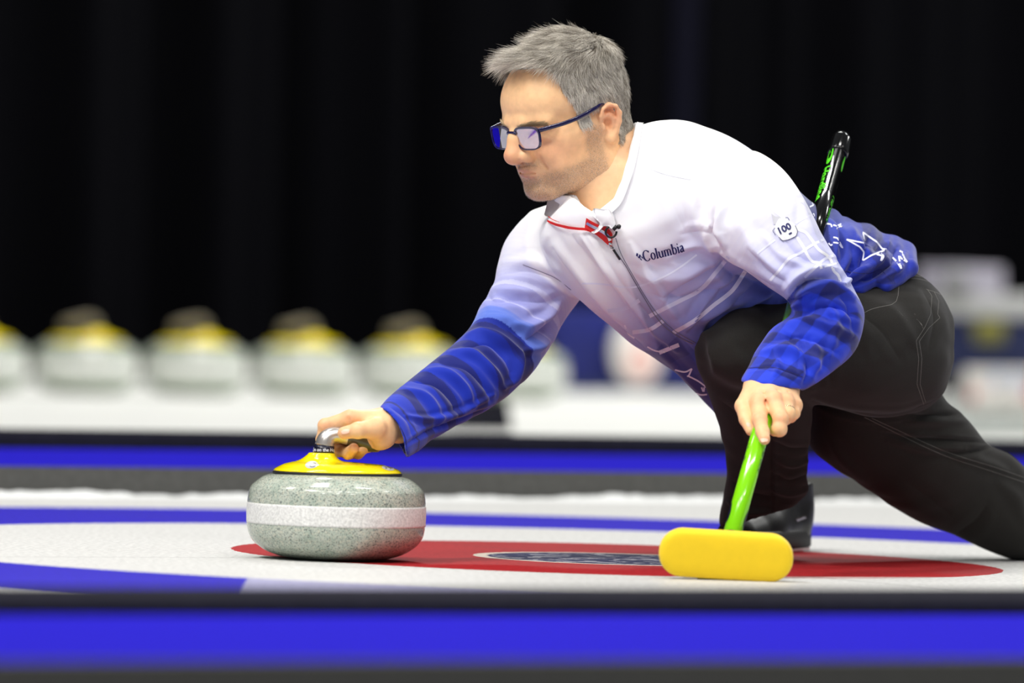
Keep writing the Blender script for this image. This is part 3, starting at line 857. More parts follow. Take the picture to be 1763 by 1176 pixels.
# eyebrows
for s in (-1, 1):
    A = np.column_stack([hV[:, 0] * s, hV[:, 1], hV[:, 2]])
    zb = 0.0225 + 0.003 * np.sin(np.clip((A[:, 0] - 0.012) / 0.042, 0, 1) * 3.0)
    bm_ = (A[:, 0] > 0.011) & (A[:, 0] < 0.055) & (np.abs(A[:, 2] - zb) < 0.0045) & (A[:, 1] > 0.05)
    if bm_.sum() < 20: continue
    p, nn = sample_surface(hV, hQ, bm_, 700)
    d = np.stack([s * np.ones(len(p)), -0.35 * np.ones(len(p)), 0.25 + rng.normal(0, 0.2, len(p))], 1); d /= np.linalg.norm(d, axis=1)[:, None]
    cv = rng.random((len(p), 1)); cc = lin(168, 142, 108) * (1 - cv) + lin(220, 200, 166) * cv
    wear(strands('eyebrow', H2W(p), (nn * 0.5 + d * 0.5) @ HM.T, d @ HM.T, np.full(len(p), 0.0085), np.full(len(p), 0.00018), cc, npt=4, curl=0.05, m=M_hair))
# stubble
bm_ = (hB > 0.45)
p, nn = sample_surface(hV, hQ, bm_, 7000)
d = np.tile(np.array((0, -0.1, -1.0)), (len(p), 1)) + nn * 0.5; d /= np.linalg.norm(d, axis=1)[:, None]
cv = rng.random((len(p), 1)); cc = lin(118, 100, 86) * (1 - cv) + lin(236, 226, 212) * cv
wear(strands('stubble', H2W(p), nn @ HM.T, d @ HM.T, 0.0012 + 0.0012 * rng.random(len(p)), np.full(len(p), 0.00014), cc, npt=3, m=M_hair))
# ------------------------------------------------------------------ person: clothes
def loft(rings, n=36, ex=2.2, sub=5, twist=None):
    """rings: (Ax, Ay, Bx, By, Yc, ry) outline points in the photograph, with the depth of the middle and the half depth"""
    R = catmull(np.array(rings, float), (len(rings) - 1) * sub + 1)
    V, F = [], []
    for r in R:
        a, b = P(r[0], r[1], r[4]), P(r[2], r[3], r[4])
        c, u = (a + b) / 2, (a - b) / 2
        v = np.array((0, -r[5], 0))
        for k in range(n):
            t = 2 * math.pi * k / n; ct, st = math.cos(t), math.sin(t)
            V.append(c + u * math.copysign(abs(ct) ** (2 / ex), ct) + v * math.copysign(abs(st) ** (2 / ex), st))
    L = len(R)
    for i in range(L - 1):
        for k in range(n):
            k2 = (k + 1) % n; F.append((i * n + k, i * n + k2, (i + 1) * n + k2, (i + 1) * n + k))
    # domed caps
    for i, sgn in ((0, -1), (L - 1, 1)):
        c = np.mean(V[i * n:(i + 1) * n], axis=0); V.append(c); q = len(V) - 1
        for k in range(n):
            k2 = (k + 1) % n
            F.append((i * n + k, q, i * n + k2) if sgn < 0 else (i * n + k2, q, i * n + k))
    # outward orientation
    V = np.array(V); vol = 0
    for f in F[:-2 * n]:
        p = V[list(f)]; vol += np.dot(p[0], np.cross(p[1], p[2])) + np.dot(p[0], np.cross(p[2], p[3]))
    c0 = V.mean(0); s_ = 0
    for f in F[:n * 8]:
        p = V[list(f)]; s_ += np.dot(np.cross(p[2] - p[0], p[3] - p[1]), p.mean(0) - c0)
    ax = [((V[i * n:(i + 1) * n]).mean(0), (np.linalg.norm(P(R[i][0], R[i][1], R[i][4]) - P(R[i][2], R[i][3], R[i][4])) / 2 + R[i][5]) / 2) for i in range(L)]
    return V, F, ax

def fold(V, N, strokes, face=True, gain=1.0):
    """press and raise folds: strokes = (pixel polyline, half width in pixels, height in metres)"""
    q = pix(V); D = np.zeros(len(V))
    fac = sstep(-0.05, 0.25, -(N[:, 1])) if face else 1.0
    for pl, w, amp in strokes:
        pl = catmull(np.array(pl, float), 8 * len(pl)); 
        lo, hi = pl.min(0) - 3 * w, pl.max(0) + 3 * w
        m = np.where((q[:, 0] > lo[0]) & (q[:, 0] < hi[0]) & (q[:, 1] > lo[1]) & (q[:, 1] < hi[1]))[0]
        if len(m) == 0: continue
        best = np.full(len(m), 1e9); bt = np.zeros(len(m))
        for i in range(len(pl) - 1):
            a, b = pl[i], pl[i + 1]; ab = b - a
            t = np.clip(((q[m] - a) @ ab) / (ab @ ab + 1e-9), 0, 1)
            d = np.linalg.norm(q[m] - (a + t[:, None] * ab), axis=1)
            u = d < best; best[u] = d[u]; bt[u] = (i + t[u]) / (len(pl) - 1)
        taper = np.sin(np.clip(bt, 0.02, 0.98) * math.pi) ** 0.6
        ww = w * (0.5 + 0.5 * taper)
        x_ = best / ww
        h = (np.exp(-x_ * 1.15) if amp < 0 else np.exp(-x_ ** 2)) - 0.35 * np.exp(-(x_ - 1.9) ** 2)
        D[m] += gain * amp * taper * h
    return V + N * (D * fac)[:, None]

def axis_param(V, ax):
    """nearest point on a limb's centre line: arc position 0..1, distance / radius"""
    C = np.array([a[0] for a in ax]); r = np.array([a[1] for a in ax])
    best = np.full(len(V), 1e9); bt = np.zeros(len(V)); 
    for i in range(len(C) - 1):
        a, b = C[i], C[i + 1]; ab = b - a
        t = np.clip(((V - a) @ ab) / (ab @ ab + 1e-12), 0, 1)
        d = np.linalg.norm(V - (a + t[:, None] * ab), axis=1) / (r[i] * (1 - t) + r[i + 1] * t)
        u = d < best; best[u] = d[u]; bt[u] = (i + t[u]) / (len(C) - 1)
    return bt, best

torso_r = [(1096, 218, 985, 352, -.07, .085), (1128, 208, 945, 372, -.07, .125), (1170, 207, 928, 412, -.06, .165), (1225, 222, 955, 470, -.05, .19), (1290, 255, 1000, 520, -.04, .20), (1345, 302, 1055, 566, -.01, .195),
           (1395, 345, 1112, 609, .03, .19), (1440, 372, 1165, 642, .07, .185), (1500, 392, 1207, 685, .10, .18), (1550, 420, 1245, 728, .13, .175), (1572, 455, 1275, 758, .14, .165)]
larm_r = [(1262, 262, 1180, 340, -.12, .085), (1305, 262, 1188, 378, -.16, .092), (1347, 292, 1208, 412, -.19, .090), (1380, 335, 1243, 441, -.21, .086), (1406, 388, 1285, 466, -.23, .081), (1437, 442, 1322, 493, -.25, .076),
          (1470, 497, 1357, 517, -.26, .071), (1489, 545, 1363, 540, -.27, .069), (1478, 592, 1334, 560, -.285, .066), (1448, 630, 1308, 592, -.31, .061), (1410, 657, 1288, 630, -.335, .056), (1383, 672, 1273, 658, -.35, .052)]
rarm_r = [(950, 352, 1025, 440, .06, .085), (905, 372, 1010, 490, .08, .092), (872, 412, 992, 520, .07, .088), (858, 455, 968, 556, .05, .083), (848, 492, 945, 594, .02, .078), (826, 530, 926, 626, -.01, .075), (806, 568, 898, 660, -.05, .072),
          (768, 602, 856, 696, -.10, .068), (732, 632, 806, 724, -.15, .064), (692, 664, 752, 752, -.225, .058), (662, 692, 716, 780, -.290, .062), (651, 702, 700, 791, -.312, .062)]
tV, tF, tax = loft(torso_r, n=48, ex=2.3)
lV, lF, lax = loft(larm_r); rV, rF, rax = loft(rarm_r)
jf = Field((-0.56, -0.46, 0.10), (0.62, 0.36, 0.82), 0.0034)
jf.poly(tV, tF, 0)
jf.poly(lV, lF, 0.022)
jf.poly(rV, rF, 0.026)
# stand-up collar round the neck
col_r = [(1075, 235, 965, 375, -.09, .080), (1095, 206, 950, 348, -.09, .076)]
cV, cF, _ = loft([(1110, 262, 985, 400, -.07, .10), (1102, 232, 965, 374, -.085, .086), (1097, 205, 948, 345, -.09, .078)], n=40, ex=2.0)
jf.poly(cV, cF, 0.012)
for c_ in ([(1430, 376, .06), (1450, 420, -.02), (1448, 470, -.06)], [(1452, 390, .08), (1482, 430, -.02), (1478, 480, -.06)], [(1492, 402, .10), (1500, 450, -.03), (1465, 490, -.06)],
           [(1538, 424, .12), (1530, 462, -.02), (1480, 496, -.06)], [(1560, 432, .13), (1565, 462, .02), (1525, 492, -.04)]):
    jf.chain([P(*q) for q in c_], [0.017, 0.015, 0.012], 0.010)
jf.blur(1)
# hollow for the neck and for the cuffs
cV, cF, _ = loft([(1085, 268, 1000, 395, -.08, .076), (1088, 240, 976, 368, -.09, .074), (1090, 205, 954, 343, -.09, .072), (1080, 130, 900, 280, -.10, .075)], n=40, ex=2.0)
jf.poly(cV, cF, 0.004, sub=True)
def hollow(field, rings, k, grow=1.25, inset=0.86):
    R = np.array(rings, float)[-k:].copy()
    d = R[-1] - R[-2]; R = np.vstack([R, R[-1] + d * grow])
    m = (R[:, :2] + R[:, 2:4]) / 2
    R[:, :2] = m + (R[:, :2] - m) * inset; R[:, 2:4] = m + (R[:, 2:4] - m) * inset; R[:, 5] *= inset
    v, f, _ = loft(R); field.poly(v, f, 0.002, sub=True)
# the open front of the collar, through which the neck and jaw show
op = [(1096, 195), (1090, 235), (1082, 268), (1074, 300), (1058, 342), (1024, 369), (1004, 354), (986, 338), (955, 331), (925, 322), (880, 250), (960, 150)]
V_, F_ = [], []
for yy in (-0.45, -0.075):
    for a, b in op: V_.append(P(a, b, yy))
n_ = len(op)
for k in range(n_): F_.append((k, (k + 1) % n_, n_ + (k + 1) % n_, n_ + k))
c0_, c1_ = np.mean(V_[:n_], 0), np.mean(V_[n_:], 0); V_ += [c0_, c1_]
for k in range(n_): F_.append((2 * n_, (k + 1) % n_, k)); F_.append((2 * n_ + 1, n_ + k, n_ + (k + 1) % n_))
jf.poly(V_, F_, 0.003, sub=True)
cut_ = [(635, 690), (651, 700), (670, 712), (683, 729), (692, 752), (699, 784), (694, 800), (635, 810)]
V_, F_ = [], []
for yy in (-0.55, -0.318):
    for a, b in cut_: V_.append(P(a, b, yy))
n_ = len(cut_)
for k in range(n_): F_.append((k, (k + 1) % n_, n_ + (k + 1) % n_, n_ + k))
V_ += [np.mean(V_[:n_], 0), np.mean(V_[n_:2 * n_], 0)]
for k in range(n_): F_.append((2 * n_, (k + 1) % n_, k)); F_.append((2 * n_ + 1, n_ + k, n_ + (k + 1) % n_))
jf.poly(V_, F_, 0.004, sub=True)
hollow(jf, rarm_r, 3, 1.25, 0.80); hollow(jf, larm_r, 3, 1.25, 0.80)
jV, jQ = jf.mesh(); jV = relax(jV, jQ, 3, 0.45); jV, jQ = subdivide(jV, jQ)
jN = vnormals(jV, jQ)
JF = [
 # right sleeve (reaching to the stone)
 ([(905, 585), (930, 576), (952, 560), (968, 535)], 9, -.010), ([(880, 560), (915, 560), (945, 545), (965, 520)], 8, .005), ([(900, 603), (928, 600), (945, 580)], 7, .005),
 ([(836, 502), (850, 518), (880, 514), (935, 520), (975, 505)], 7, -.004), ([(848, 498), (880, 500), (930, 503)], 7, .003), ([(868, 470), (905, 466), (950, 480), (985, 500)], 6, -.0035), ([(868, 452), (920, 450), (965, 470)], 8, .003),
 ([(838, 545), (880, 552), (915, 575)], 8, .004), ([(826, 560), (860, 575), (900, 605)], 5, -.003),
 ([(792, 580), (835, 570), (868, 585), (895, 612), (890, 650), (870, 668)], 7, .0065), ([(800, 597), (840, 590), (868, 610), (880, 640)], 7, -.006), ([(770, 606), (815, 610), (850, 640), (868, 668)], 7, .006), ([(752, 620), (800, 632), (835, 665), (845, 690)], 6, -.005),
 ([(722, 640), (765, 640), (800, 665), (815, 700)], 7, .0055), ([(705, 655), (750, 662), (780, 690), (788, 720)], 6, -.005), ([(690, 668), (730, 678), (752, 705), (758, 735)], 6, .004), ([(700, 715), (740, 722), (790, 712), (850, 680)], 5, .004), ([(695, 768), (740, 742), (800, 722), (850, 700)], 4, -.004), ([(672, 700), (700, 722), (712, 755)], 4, -.002),
 # chest and belly
 ([(945, 408), (990, 470), (1060, 535), (1130, 590)], 12, .005), ([(980, 400), (1030, 475), (1100, 560), (1180, 640)], 10, -.005), ([(1010, 400), (1050, 460), (1110, 540)], 10, .005), ([(1062, 420), (1100, 490), (1150, 560), (1205, 615)], 9, -.004),
 ([(1180, 400), (1150, 330), (1140, 260)], 10, -.003), ([(1235, 450), (1190, 470), (1140, 480), (1090, 470)], 12, .006), ([(1290, 480), (1230, 500), (1170, 515), (1120, 510)], 11, -.006), ([(1330, 505), (1260, 520), (1210, 545), (1165, 560)], 11, .006), ([(1300, 535), (1250, 545), (1210, 575)], 10, -.005),
 ([(1235, 440), (1255, 470), (1290, 485), (1330, 500)], 10, -.010), ([(1215, 425), (1180, 440), (1140, 435)], 9, -.004),
 ([(1010, 520), (1070, 570), (1140, 625)], 8, -.003), ([(1130, 600), (1180, 650), (1220, 700)], 8, .004),
 ([(1205, 250), (1195, 300), (1205, 350)], 10, .003), ([(1110, 240), (1105, 300), (1120, 360)], 10, -.002), ([(1150, 250), (1165, 320), (1185, 390)], 9, -.0025),
 ([(955, 430), (1005, 500), (1065, 560)], 7, -.004), ([(1000, 405), (1045, 470), (1110, 555), (1165, 605)], 6, .0035), ([(1035, 430), (1085, 505), (1140, 570)], 6, -.0035), ([(1085, 420), (1120, 480), (1175, 560)], 7, .003),
 ([(1255, 455), (1215, 470), (1170, 500), (1140, 530)], 7, -.005), ([(1280, 470), (1240, 495), (1205, 530), (1180, 570)], 6, .005), ([(1310, 490), (1270, 512), (1230, 560), (1210, 600)], 6, -.005), ([(1335, 500), (1290, 525), (1255, 560)], 6, .005),
 ([(1240, 415), (1205, 400), (1170, 405)], 7, -.003), ([(1232, 430), (1190, 425), (1150, 445)], 7, .0035),
 # left sleeve
 ([(1228, 380), (1222, 410), (1240, 440)], 5, -.005), ([(1250, 350), (1236, 390), (1246, 425)], 6, .004), ([(1300, 300), (1330, 360), (1370, 430)], 12, .002), ([(1290, 430), (1320, 465), (1352, 488)], 6, -.003), ([(1310, 400), (1345, 440), (1390, 460)], 7, .003), ([(1340, 400), (1375, 440), (1420, 455)], 6, -.003),
 ([(1345, 520), (1372, 515), (1400, 500)], 5, -.005), ([(1440, 500), (1462, 530), (1470, 570)], 6, -.004), ([(1425, 520), (1440, 560), (1430, 610)], 7, .004), ([(1350, 575), (1375, 600), (1372, 640)], 6, -.004), ([(1330, 600), (1340, 630), (1330, 650)], 6, .003),
 ([(1235, 300), (1212, 350), (1218, 400), (1245, 440)], 9, -.005), ([(1262, 300), (1240, 350), (1245, 400)], 10, .004), ([(1275, 380), (1300, 430), (1345, 470)], 14, .004),
 ([(1357, 512), (1380, 488), (1415, 474), (1458, 484)], 6, -.010), ([(1350, 500), (1375, 474), (1412, 462), (1445, 462)], 8, .005), ([(1366, 528), (1392, 500), (1430, 492), (1470, 512)], 9, .008),
 ([(1365, 548), (1405, 530), (1445, 530), (1475, 548)], 7, -.006), ([(1350, 560), (1395, 552), (1440, 565), (1470, 580)], 8, .006), ([(1325, 585), (1370, 578), (1410, 590), (1445, 610)], 7, -.005), ([(1310, 605), (1355, 600), (1392, 615), (1415, 640)], 8, .005),
 ([(1378, 580), (1385, 610), (1392, 640), (1384, 662)], 6, -.006), ([(1400, 585), (1408, 615), (1400, 645)], 7, .005), ([(1290, 636), (1330, 632), (1368, 645), (1384, 655)], 3, -.0018),
 ([(1380, 350), (1395, 400), (1425, 450)], 8, .004),
 # back and hem
 ([(1420, 372), (1436, 400), (1440, 440)], 6, .006), ([(1438, 385), (1450, 420), (1448, 460)], 6, -.006), ([(1462, 388), (1476, 415), (1500, 440)], 9, .006), ([(1500, 398), (1485, 440), (1455, 480)], 7, -.007), ([(1530, 412), (1520, 440), (1480, 470), (1450, 490)], 8, .008),
 ([(1545, 425), (1535, 452), (1500, 475), (1460, 492)], 5, -.007), ([(1560, 435), (1548, 460), (1515, 485)], 6, .006), ([(1500, 425), (1525, 432), (1548, 430)], 6, -.004),
]
jR = jV.copy()      # the cloth before it is folded, for the print
jV = fold(jV, jN, JF, gain=1.45)
# slow puckering of the cloth
jV = jV + vnormals(jV, jQ) * (0.0012 * (np.sin(jV[:, 0] * 55 + 3 * np.sin(jV[:, 2] * 30)) * np.sin(jV[:, 2] * 48 + 2 * np.sin(jV[:, 1] * 41))))[:, None]
jV = relax(jV, jQ, 1, 0.3)

# printed colours of the jacket
lin = lambda *c: np.array(srgb(*c)[:3])
def ramp(t, stops):
    xs = [s[0] for s in stops]; cs = np.array([lin(*s[1]) for s in stops])
    return np.stack([np.interp(t, xs, cs[:, c]) for c in range(3)], 1)
tt, td = axis_param(jR, tax); lt, ld = axis_param(jR, lax); rt, rd = axis_param(jR, rax)
g = tt + 0.10 * 0
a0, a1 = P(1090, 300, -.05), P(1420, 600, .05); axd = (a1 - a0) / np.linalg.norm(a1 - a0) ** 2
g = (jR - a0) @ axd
torsoC = ramp(g, [(0.02, (248, 248, 251)), (0.16, (236, 235, 248)), (0.30, (198, 198, 234)), (0.44, (142, 146, 206)), (0.57, (76, 88, 168)), (0.72, (56, 70, 168)), (0.80, (22, 42, 154)), (1.3, (18, 38, 150))])  # printed gradient, middle stops deepened for the shade under the left arm
b0_, b1_ = P(1000, 560, 0), P(1200, 420, 0); cross = (b1_ - b0_) / np.linalg.norm(b1_ - b0_)
u_ = (jR @ cross)
back = sstep(P(1330, 380, 0)[0], P(1400, 380, 0)[0], jR[:, 0]) * sstep(P(1400, 500, 0)[2], P(1400, 470, 0)[2], jR[:, 2])
low = (1 - back)
# darker panels woven into the lower front, navy bands on the back
pan = (np.sin((g * 1.0 - 0.48) * 2 * math.pi / 0.20) > 0.0) & (g > 0.42)
side = sstep(P(1000, 500, 0)[0], P(1010, 500, 0)[0], jR[:, 0])
zipx = np.interp(pix(jR)[:, 1], [400, 450, 520, 560, 620, 660], [1050, 1072, 1120, 1150, 1195, 1225])
leftzip = sstep(2, -2, (pix(jR)[:, 0] - zipx)) * low
w = (pan * 0.36 * leftzip + 0.26 * leftzip * sstep(0.38, 0.55, g) + 0.38 * leftzip * sstep(0.53, 0.64, g))[:, None]
torsoC = torsoC * (1 - w) + lin(22, 34, 112) * w
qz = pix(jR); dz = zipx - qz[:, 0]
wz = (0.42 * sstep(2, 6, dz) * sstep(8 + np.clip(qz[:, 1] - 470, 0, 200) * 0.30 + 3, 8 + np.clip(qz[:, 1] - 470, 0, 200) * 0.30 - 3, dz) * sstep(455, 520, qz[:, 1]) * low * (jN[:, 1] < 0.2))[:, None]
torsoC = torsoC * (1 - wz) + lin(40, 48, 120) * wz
bandb = ((np.mod(jR[:, 0] + 0.25 * jR[:, 2] - P(1440, 430, 0)[0], 0.088) < 0.030) & (back > 0.5))[:, None]
torsoC = np.where(bandb, torsoC * 0.42 + lin(26, 28, 84) * 0.55, torsoC)
leftC = ramp(lt, [(0.10, (250, 250, 252)), (0.26, (240, 240, 252)), (0.42, (204, 205, 240)), (0.60, (160, 166, 222)), (1.0, (150, 160, 222))])
qR = pix(jR)
edge = np.interp(qR[:, 0], [1340, 1352, 1366, 1384, 1404, 1430, 1450, 1468, 1485, 1495], [540, 520, 500, 485, 476, 476, 484, 502, 522, 530])
bl = (sstep(-1.5, 1.5, qR[:, 1] - edge) * (lt > 0.40))[:, None]
leftB = ramp(lt, [(0.5, (40, 62, 176)), (0.62, (24, 52, 192)), (1.0, (36, 66, 222))])
leftC = leftC * (1 - bl) + leftB * bl
C_l = np.array([a[0] for a in lax]); 
# plaid: two sets of bands across the forearm
e1 = P(1470, 520, -.3) - P(1330, 640, -.3); e1 /= np.linalg.norm(e1); e2 = np.array((-e1[2], 0, e1[0]))
pu = (jR @ e1) * 0.92 + (jR @ e2) * 0.40 + 0.3 * jR[:, 1]; pv = (jR @ e2) * 0.92 - (jR @ e1) * 0.40 + 0.9 * jR[:, 1]
PW = 0.052
soft = lambda q: sstep(0, 0.04, q) * sstep(0.49, 0.45, q)
k1 = soft(np.mod(pu, PW) / PW); k2 = soft(np.mod(pv, PW) / PW)
pl_ = (np.maximum(k1, k2) * 0.42 + 0.52 * k1 * k2)[:, None] * bl
leftC = leftC * (1 - pl_) + lin(20, 26, 96) * pl_
rt2 = rt + 0.0
rightC = ramp(rt2, [(0.06, (250, 250, 252)), (0.20, (228, 228, 246)), (0.34, (176, 178, 226)), (0.43, (150, 154, 216)), (0.466, (138, 146, 212)), (0.474, (96, 124, 214)), (0.510, (90, 118, 212)), (0.518, (22, 42, 150)), (0.60, (16, 44, 168)), (1.0, (18, 50, 190))])
for c0, hw_ in ((0.545, 0.022), (0.628, 0.020), (0.705, 0.017), (0.790, 0.016), (0.868, 0.013), (0.935, 0.007)):
    s_ = sstep(hw_ + 0.002, hw_ - 0.002, np.abs(rt2 + 0.010 * np.sin(5 * rd + jR[:, 2] * 16) - c0))[:, None] * 0.72
    rightC = rightC * (1 - s_) + lin(22, 24, 82) * s_
for c0, hw_ in ((0.345, 0.007), (0.425, 0.006)):
    s_ = sstep(hw_ + 0.002, hw_ - 0.002, np.abs(rt2 - c0))[:, None] * 0.45
    rightC = rightC * (1 - s_) + lin(228, 230, 250) * s_
wl = sstep(0.12, -0.12, ld - np.minimum(td, rd)); wr = sstep(0.12, -0.12, rd - np.minimum(td, ld))
# seams are crisp
wl = sstep(0.04, -0.04, ld - td) * (lt > 0.03); wr = sstep(0.04, -0.04, rd - np.minimum(td, ld)) * (rt > 0.03)
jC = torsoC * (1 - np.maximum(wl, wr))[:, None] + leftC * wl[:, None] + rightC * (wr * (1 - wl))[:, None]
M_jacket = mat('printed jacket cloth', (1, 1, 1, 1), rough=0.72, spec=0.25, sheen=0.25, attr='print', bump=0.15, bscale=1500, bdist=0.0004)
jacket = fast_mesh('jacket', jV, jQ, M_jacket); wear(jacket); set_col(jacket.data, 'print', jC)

# ---- trousers
hip_r = [(1640, 545, 1640, 630, .12, .07), (1612, 497, 1618, 685, .12, .14), (1570, 468, 1570, 712, .11, .18), (1510, 470, 1500, 719, .07, .18), (1440, 485, 1430, 702, .01, .135), (1360, 512, 1375, 688, -.04, .105), (1290, 521, 1325, 678, -.08, .09), (1243, 545, 1270, 668, -.10, .078), (1212, 578, 1225, 645, -.11, .052)]
shin_r = [(1205, 572, 1290, 560, -.09, .06), (1196, 612, 1350, 620, -.075, .074), (1212, 660, 1392, 668, -.035, .076), (1231, 710, 1398, 715, .02, .075), (1245, 765, 1394, 765, .095, .074), (1251, 820, 1390, 820, .17, .074), (1243, 866, 1391, 846, .225, .074), (1236, 909, 1368, 872, .262, .078)]
trail_r = [(1590, 560, 1400, 650, .18, .10), (1612, 640, 1388, 712, .20, .11), (1628, 690, 1402, 778, .23, .112), (1660, 714, 1480, 833, .27, .108), (1702, 764, 1562, 889, .32, .10), (1745, 785, 1640, 921, .37, .09), (1795, 832, 1738, 963, .42, .08), (1860, 880, 1820, 972, .47, .070), (1960, 915, 1950, 985, .55, .058), (2060, 935, 2060, 995, .63, .052)]
aV, aF, aax = loft(hip_r, ex=2.15); sV, sF, sax = loft(shin_r); gV, gF, gax = loft(trail_r, ex=2.1)
pf = Field((-0.02, -0.25, -0.02), (1.22, 0.78, 0.62), 0.0040)
pf.poly(aV, aF); pf.poly(sV, sF, 0.012); pf.poly(gV, gF, 0.010)
pf.blur(1)
hollow(pf, shin_r, 2, 1.5, 0.86)
pV, pQ = pf.mesh(); pV = relax(pV, pQ, 3, 0.45); pV, pQ = subdivide(pV, pQ); pN = vnormals(pV, pQ)
PFOLD = [
 ([(1400, 690), (1440, 706), (1500, 716), (1560, 712), (1605, 692)], 5, -.006),
 ([(1500, 520), (1540, 540), (1580, 600)], 12, .005), ([(1480, 540), (1520, 570), (1550, 620)], 10, -.005), ([(1590, 500), (1610, 545), (1600, 600)], 8, -.004), ([(1440, 520), (1480, 560), (1500, 620)], 12, .004),
 ([(1400, 560), (1420, 600), (1430, 660)], 10, -.005), ([(1380, 570), (1395, 620), (1400, 670)], 10, .005), ([(1300, 540), (1340, 560), (1380, 600)], 14, .003),
 ([(1240, 690), (1270, 720), (1280, 760)], 9, -.004), ([(1260, 600), (1290, 640), (1300, 690)], 12, .003),
 ([(1330, 760), (1360, 775), (1395, 770)], 6, -.006), ([(1335, 790), (1365, 800), (1395, 792)], 6, .006), ([(1330, 815), (1360, 830), (1394, 815)], 6, -.006), ([(1325, 840), (1360, 850), (1392, 842)], 6, .006), ([(1260, 830), (1290, 850), (1330, 855)], 7, -.005), ([(1250, 860), (1285, 880), (1330, 882)], 6, .005), ([(1330, 720), (1328, 790), (1330, 880)], 4, -.003),
 ([(1560, 715), (1600, 716), (1650, 712)], 4, -.005), ([(1560, 728), (1610, 726), (1665, 726)], 7, .005), ([(1520, 745), (1580, 757), (1640, 758), (1700, 762)], 4, -.006), ([(1530, 760), (1600, 773), (1660, 772)], 8, .005), ([(1600, 773), (1660, 781), (1710, 768)], 4, -.005),
 ([(1640, 785), (1690, 795), (1740, 815)], 9, .005), ([(1430, 760), (1450, 790), (1500, 840)], 9, .004), ([(1700, 870), (1680, 900), (1642, 922)], 10, -.005), ([(1720, 830), (1750, 860), (1763, 900)], 10, .004), ([(1560, 830), (1600, 860), (1640, 890)], 12, -.003),
]
pV = fold(pV, pN, PFOLD)
pV = pV + vnormals(pV, pQ) * (0.0012 * (np.sin(pV[:, 0] * 45 + 3 * np.sin(pV[:, 2] * 28)) * np.sin(pV[:, 2] * 52 + 2 * np.sin(pV[:, 1] * 37))))[:, None]
pV[:, 2] = np.maximum(pV[:, 2], 0.0015)
M_trouser = mat('black trouser cloth', srgb(44, 43, 41), rough=0.95, spec=0.08, sheen=0.08, noise=0.12, nscale=700, bump=0.2, bscale=1400, bdist=0.0004)
trousers = fast_mesh('trousers', pV, pQ, M_trouser); wear(trousers)
print('TRAIL z', P(1738, 963, .42)[2], P(1820, 972, .47)[2], P(1388, 895, .15)[2])
# ------------------------------------------------------------------ person: hands
def hand_field(lo, hi): return Field(np.minimum(lo, hi) - 0.03, np.maximum(lo, hi) + 0.03, 0.0012)
def W(p): return P(*p)
def finger(f, pts, rad, k=0.006):
    q = [W(p) for p in pts]
    f.cone(q[0], q[1], rad[0], rad[1], k)
    for i in range(1, len(q) - 1): f.cone(q[i], q[i + 1], rad[i], rad[i + 1], 0.003)
    for i in range(1, len(q) - 1): f.ell(q[i], (rad[i] * 1.06,) * 3, 0.003)     # knuckles
def hand_colour(V, knuckles):
    base = lin(248, 200, 150); red = lin(226, 142, 112)
    C = np.tile(base, (len(V), 1))
    for kx in knuckles:
        d = np.linalg.norm(V - W(kx), axis=1); w = (0.40 * np.exp(-(d / 0.013) ** 2))[:, None]
        C = C * (1 - w) + red * w
    return C
nail_mat = mat('fingernail', srgb(244, 200, 176), rough=0.4, spec=0.35)
# right hand, closed round the grip
f = Field(P(535, 800, -.42) + (0, 0, -0.01), P(755, 660, -.14) + (0, 0, 0.0), 0.0012)
f.cone(P(742, 683, -.175), P(686, 731, -.280), 0.027, 0.026)
f.cone(P(686, 731, -.280), P(664, 729, -.305), 0.027, 0.0235, 0.012)
f.ell(P(668, 727, -.312), (0.018, 0.016, 0.018), 0.012)
MC = [(604, 721, -.335), (601, 723, -.315), (608, 728, -.297), (618, 735, -.283)]
f.chain([P(662, 726, -.320), P(604, 721, -.335)], [0.0185, 0.0135], 0.012)
f.chain([P(662, 728, -.305), P(601, 723, -.315)], [0.0185, 0.0138], 0.012)
f.chain([P(662, 730, -.292), P(608, 728, -.297)], [0.018, 0.013], 0.012)
f.chain([P(662, 735, -.285), P(618, 735, -.283)], [0.017, 0.012], 0.012)
f.ell(P(640, 740, -.300), (0.026, 0.026, 0.018), 0.012)
fin_r = [
 ([MC[0], (560, 733, -.326), (555, 757, -.320), (566, 771, -.322)], [.0135, .0108, .0095, .0082]),
 ([MC[1], (573, 744, -.298), (582, 775, -.302), (600, 780, -.334), (609, 772, -.352)], [.0135, .0108, .0098, .0092, .0082]),
 ([MC[2], (588, 752, -.280), (599, 780, -.288), (616, 780, -.318), (623, 774, -.334)], [.013, .0105, .0095, .0088, .0078]),
 ([MC[3], (608, 760, -.268), (620, 776, -.280), (631, 768, -.310)], [.012, .0095, .0085, .0076])]
for p_, r_ in fin_r: finger(f, p_, r_)
f.cone(P(668, 738, -.312), P(645, 738, -.356), 0.0205, 0.0165, 0.012)
f.cone(P(645, 738, -.358), P(616, 741, -.374), 0.0165, 0.0120, 0.006)
f.cone(P(616, 741, -.374), P(592, 745.5, -.373), 0.0118, 0.0098, 0.004)
f.ell(P(617, 741, -.375), (0.0125, 0.0125, 0.0125), 0.004)
f.ell(P(655, 754, -.332), (0.019, 0.019, 0.018), 0.014)
f.cone(P(660, 750, -.325), P(634, 764, -.318), 0.017, 0.0125, 0.012)
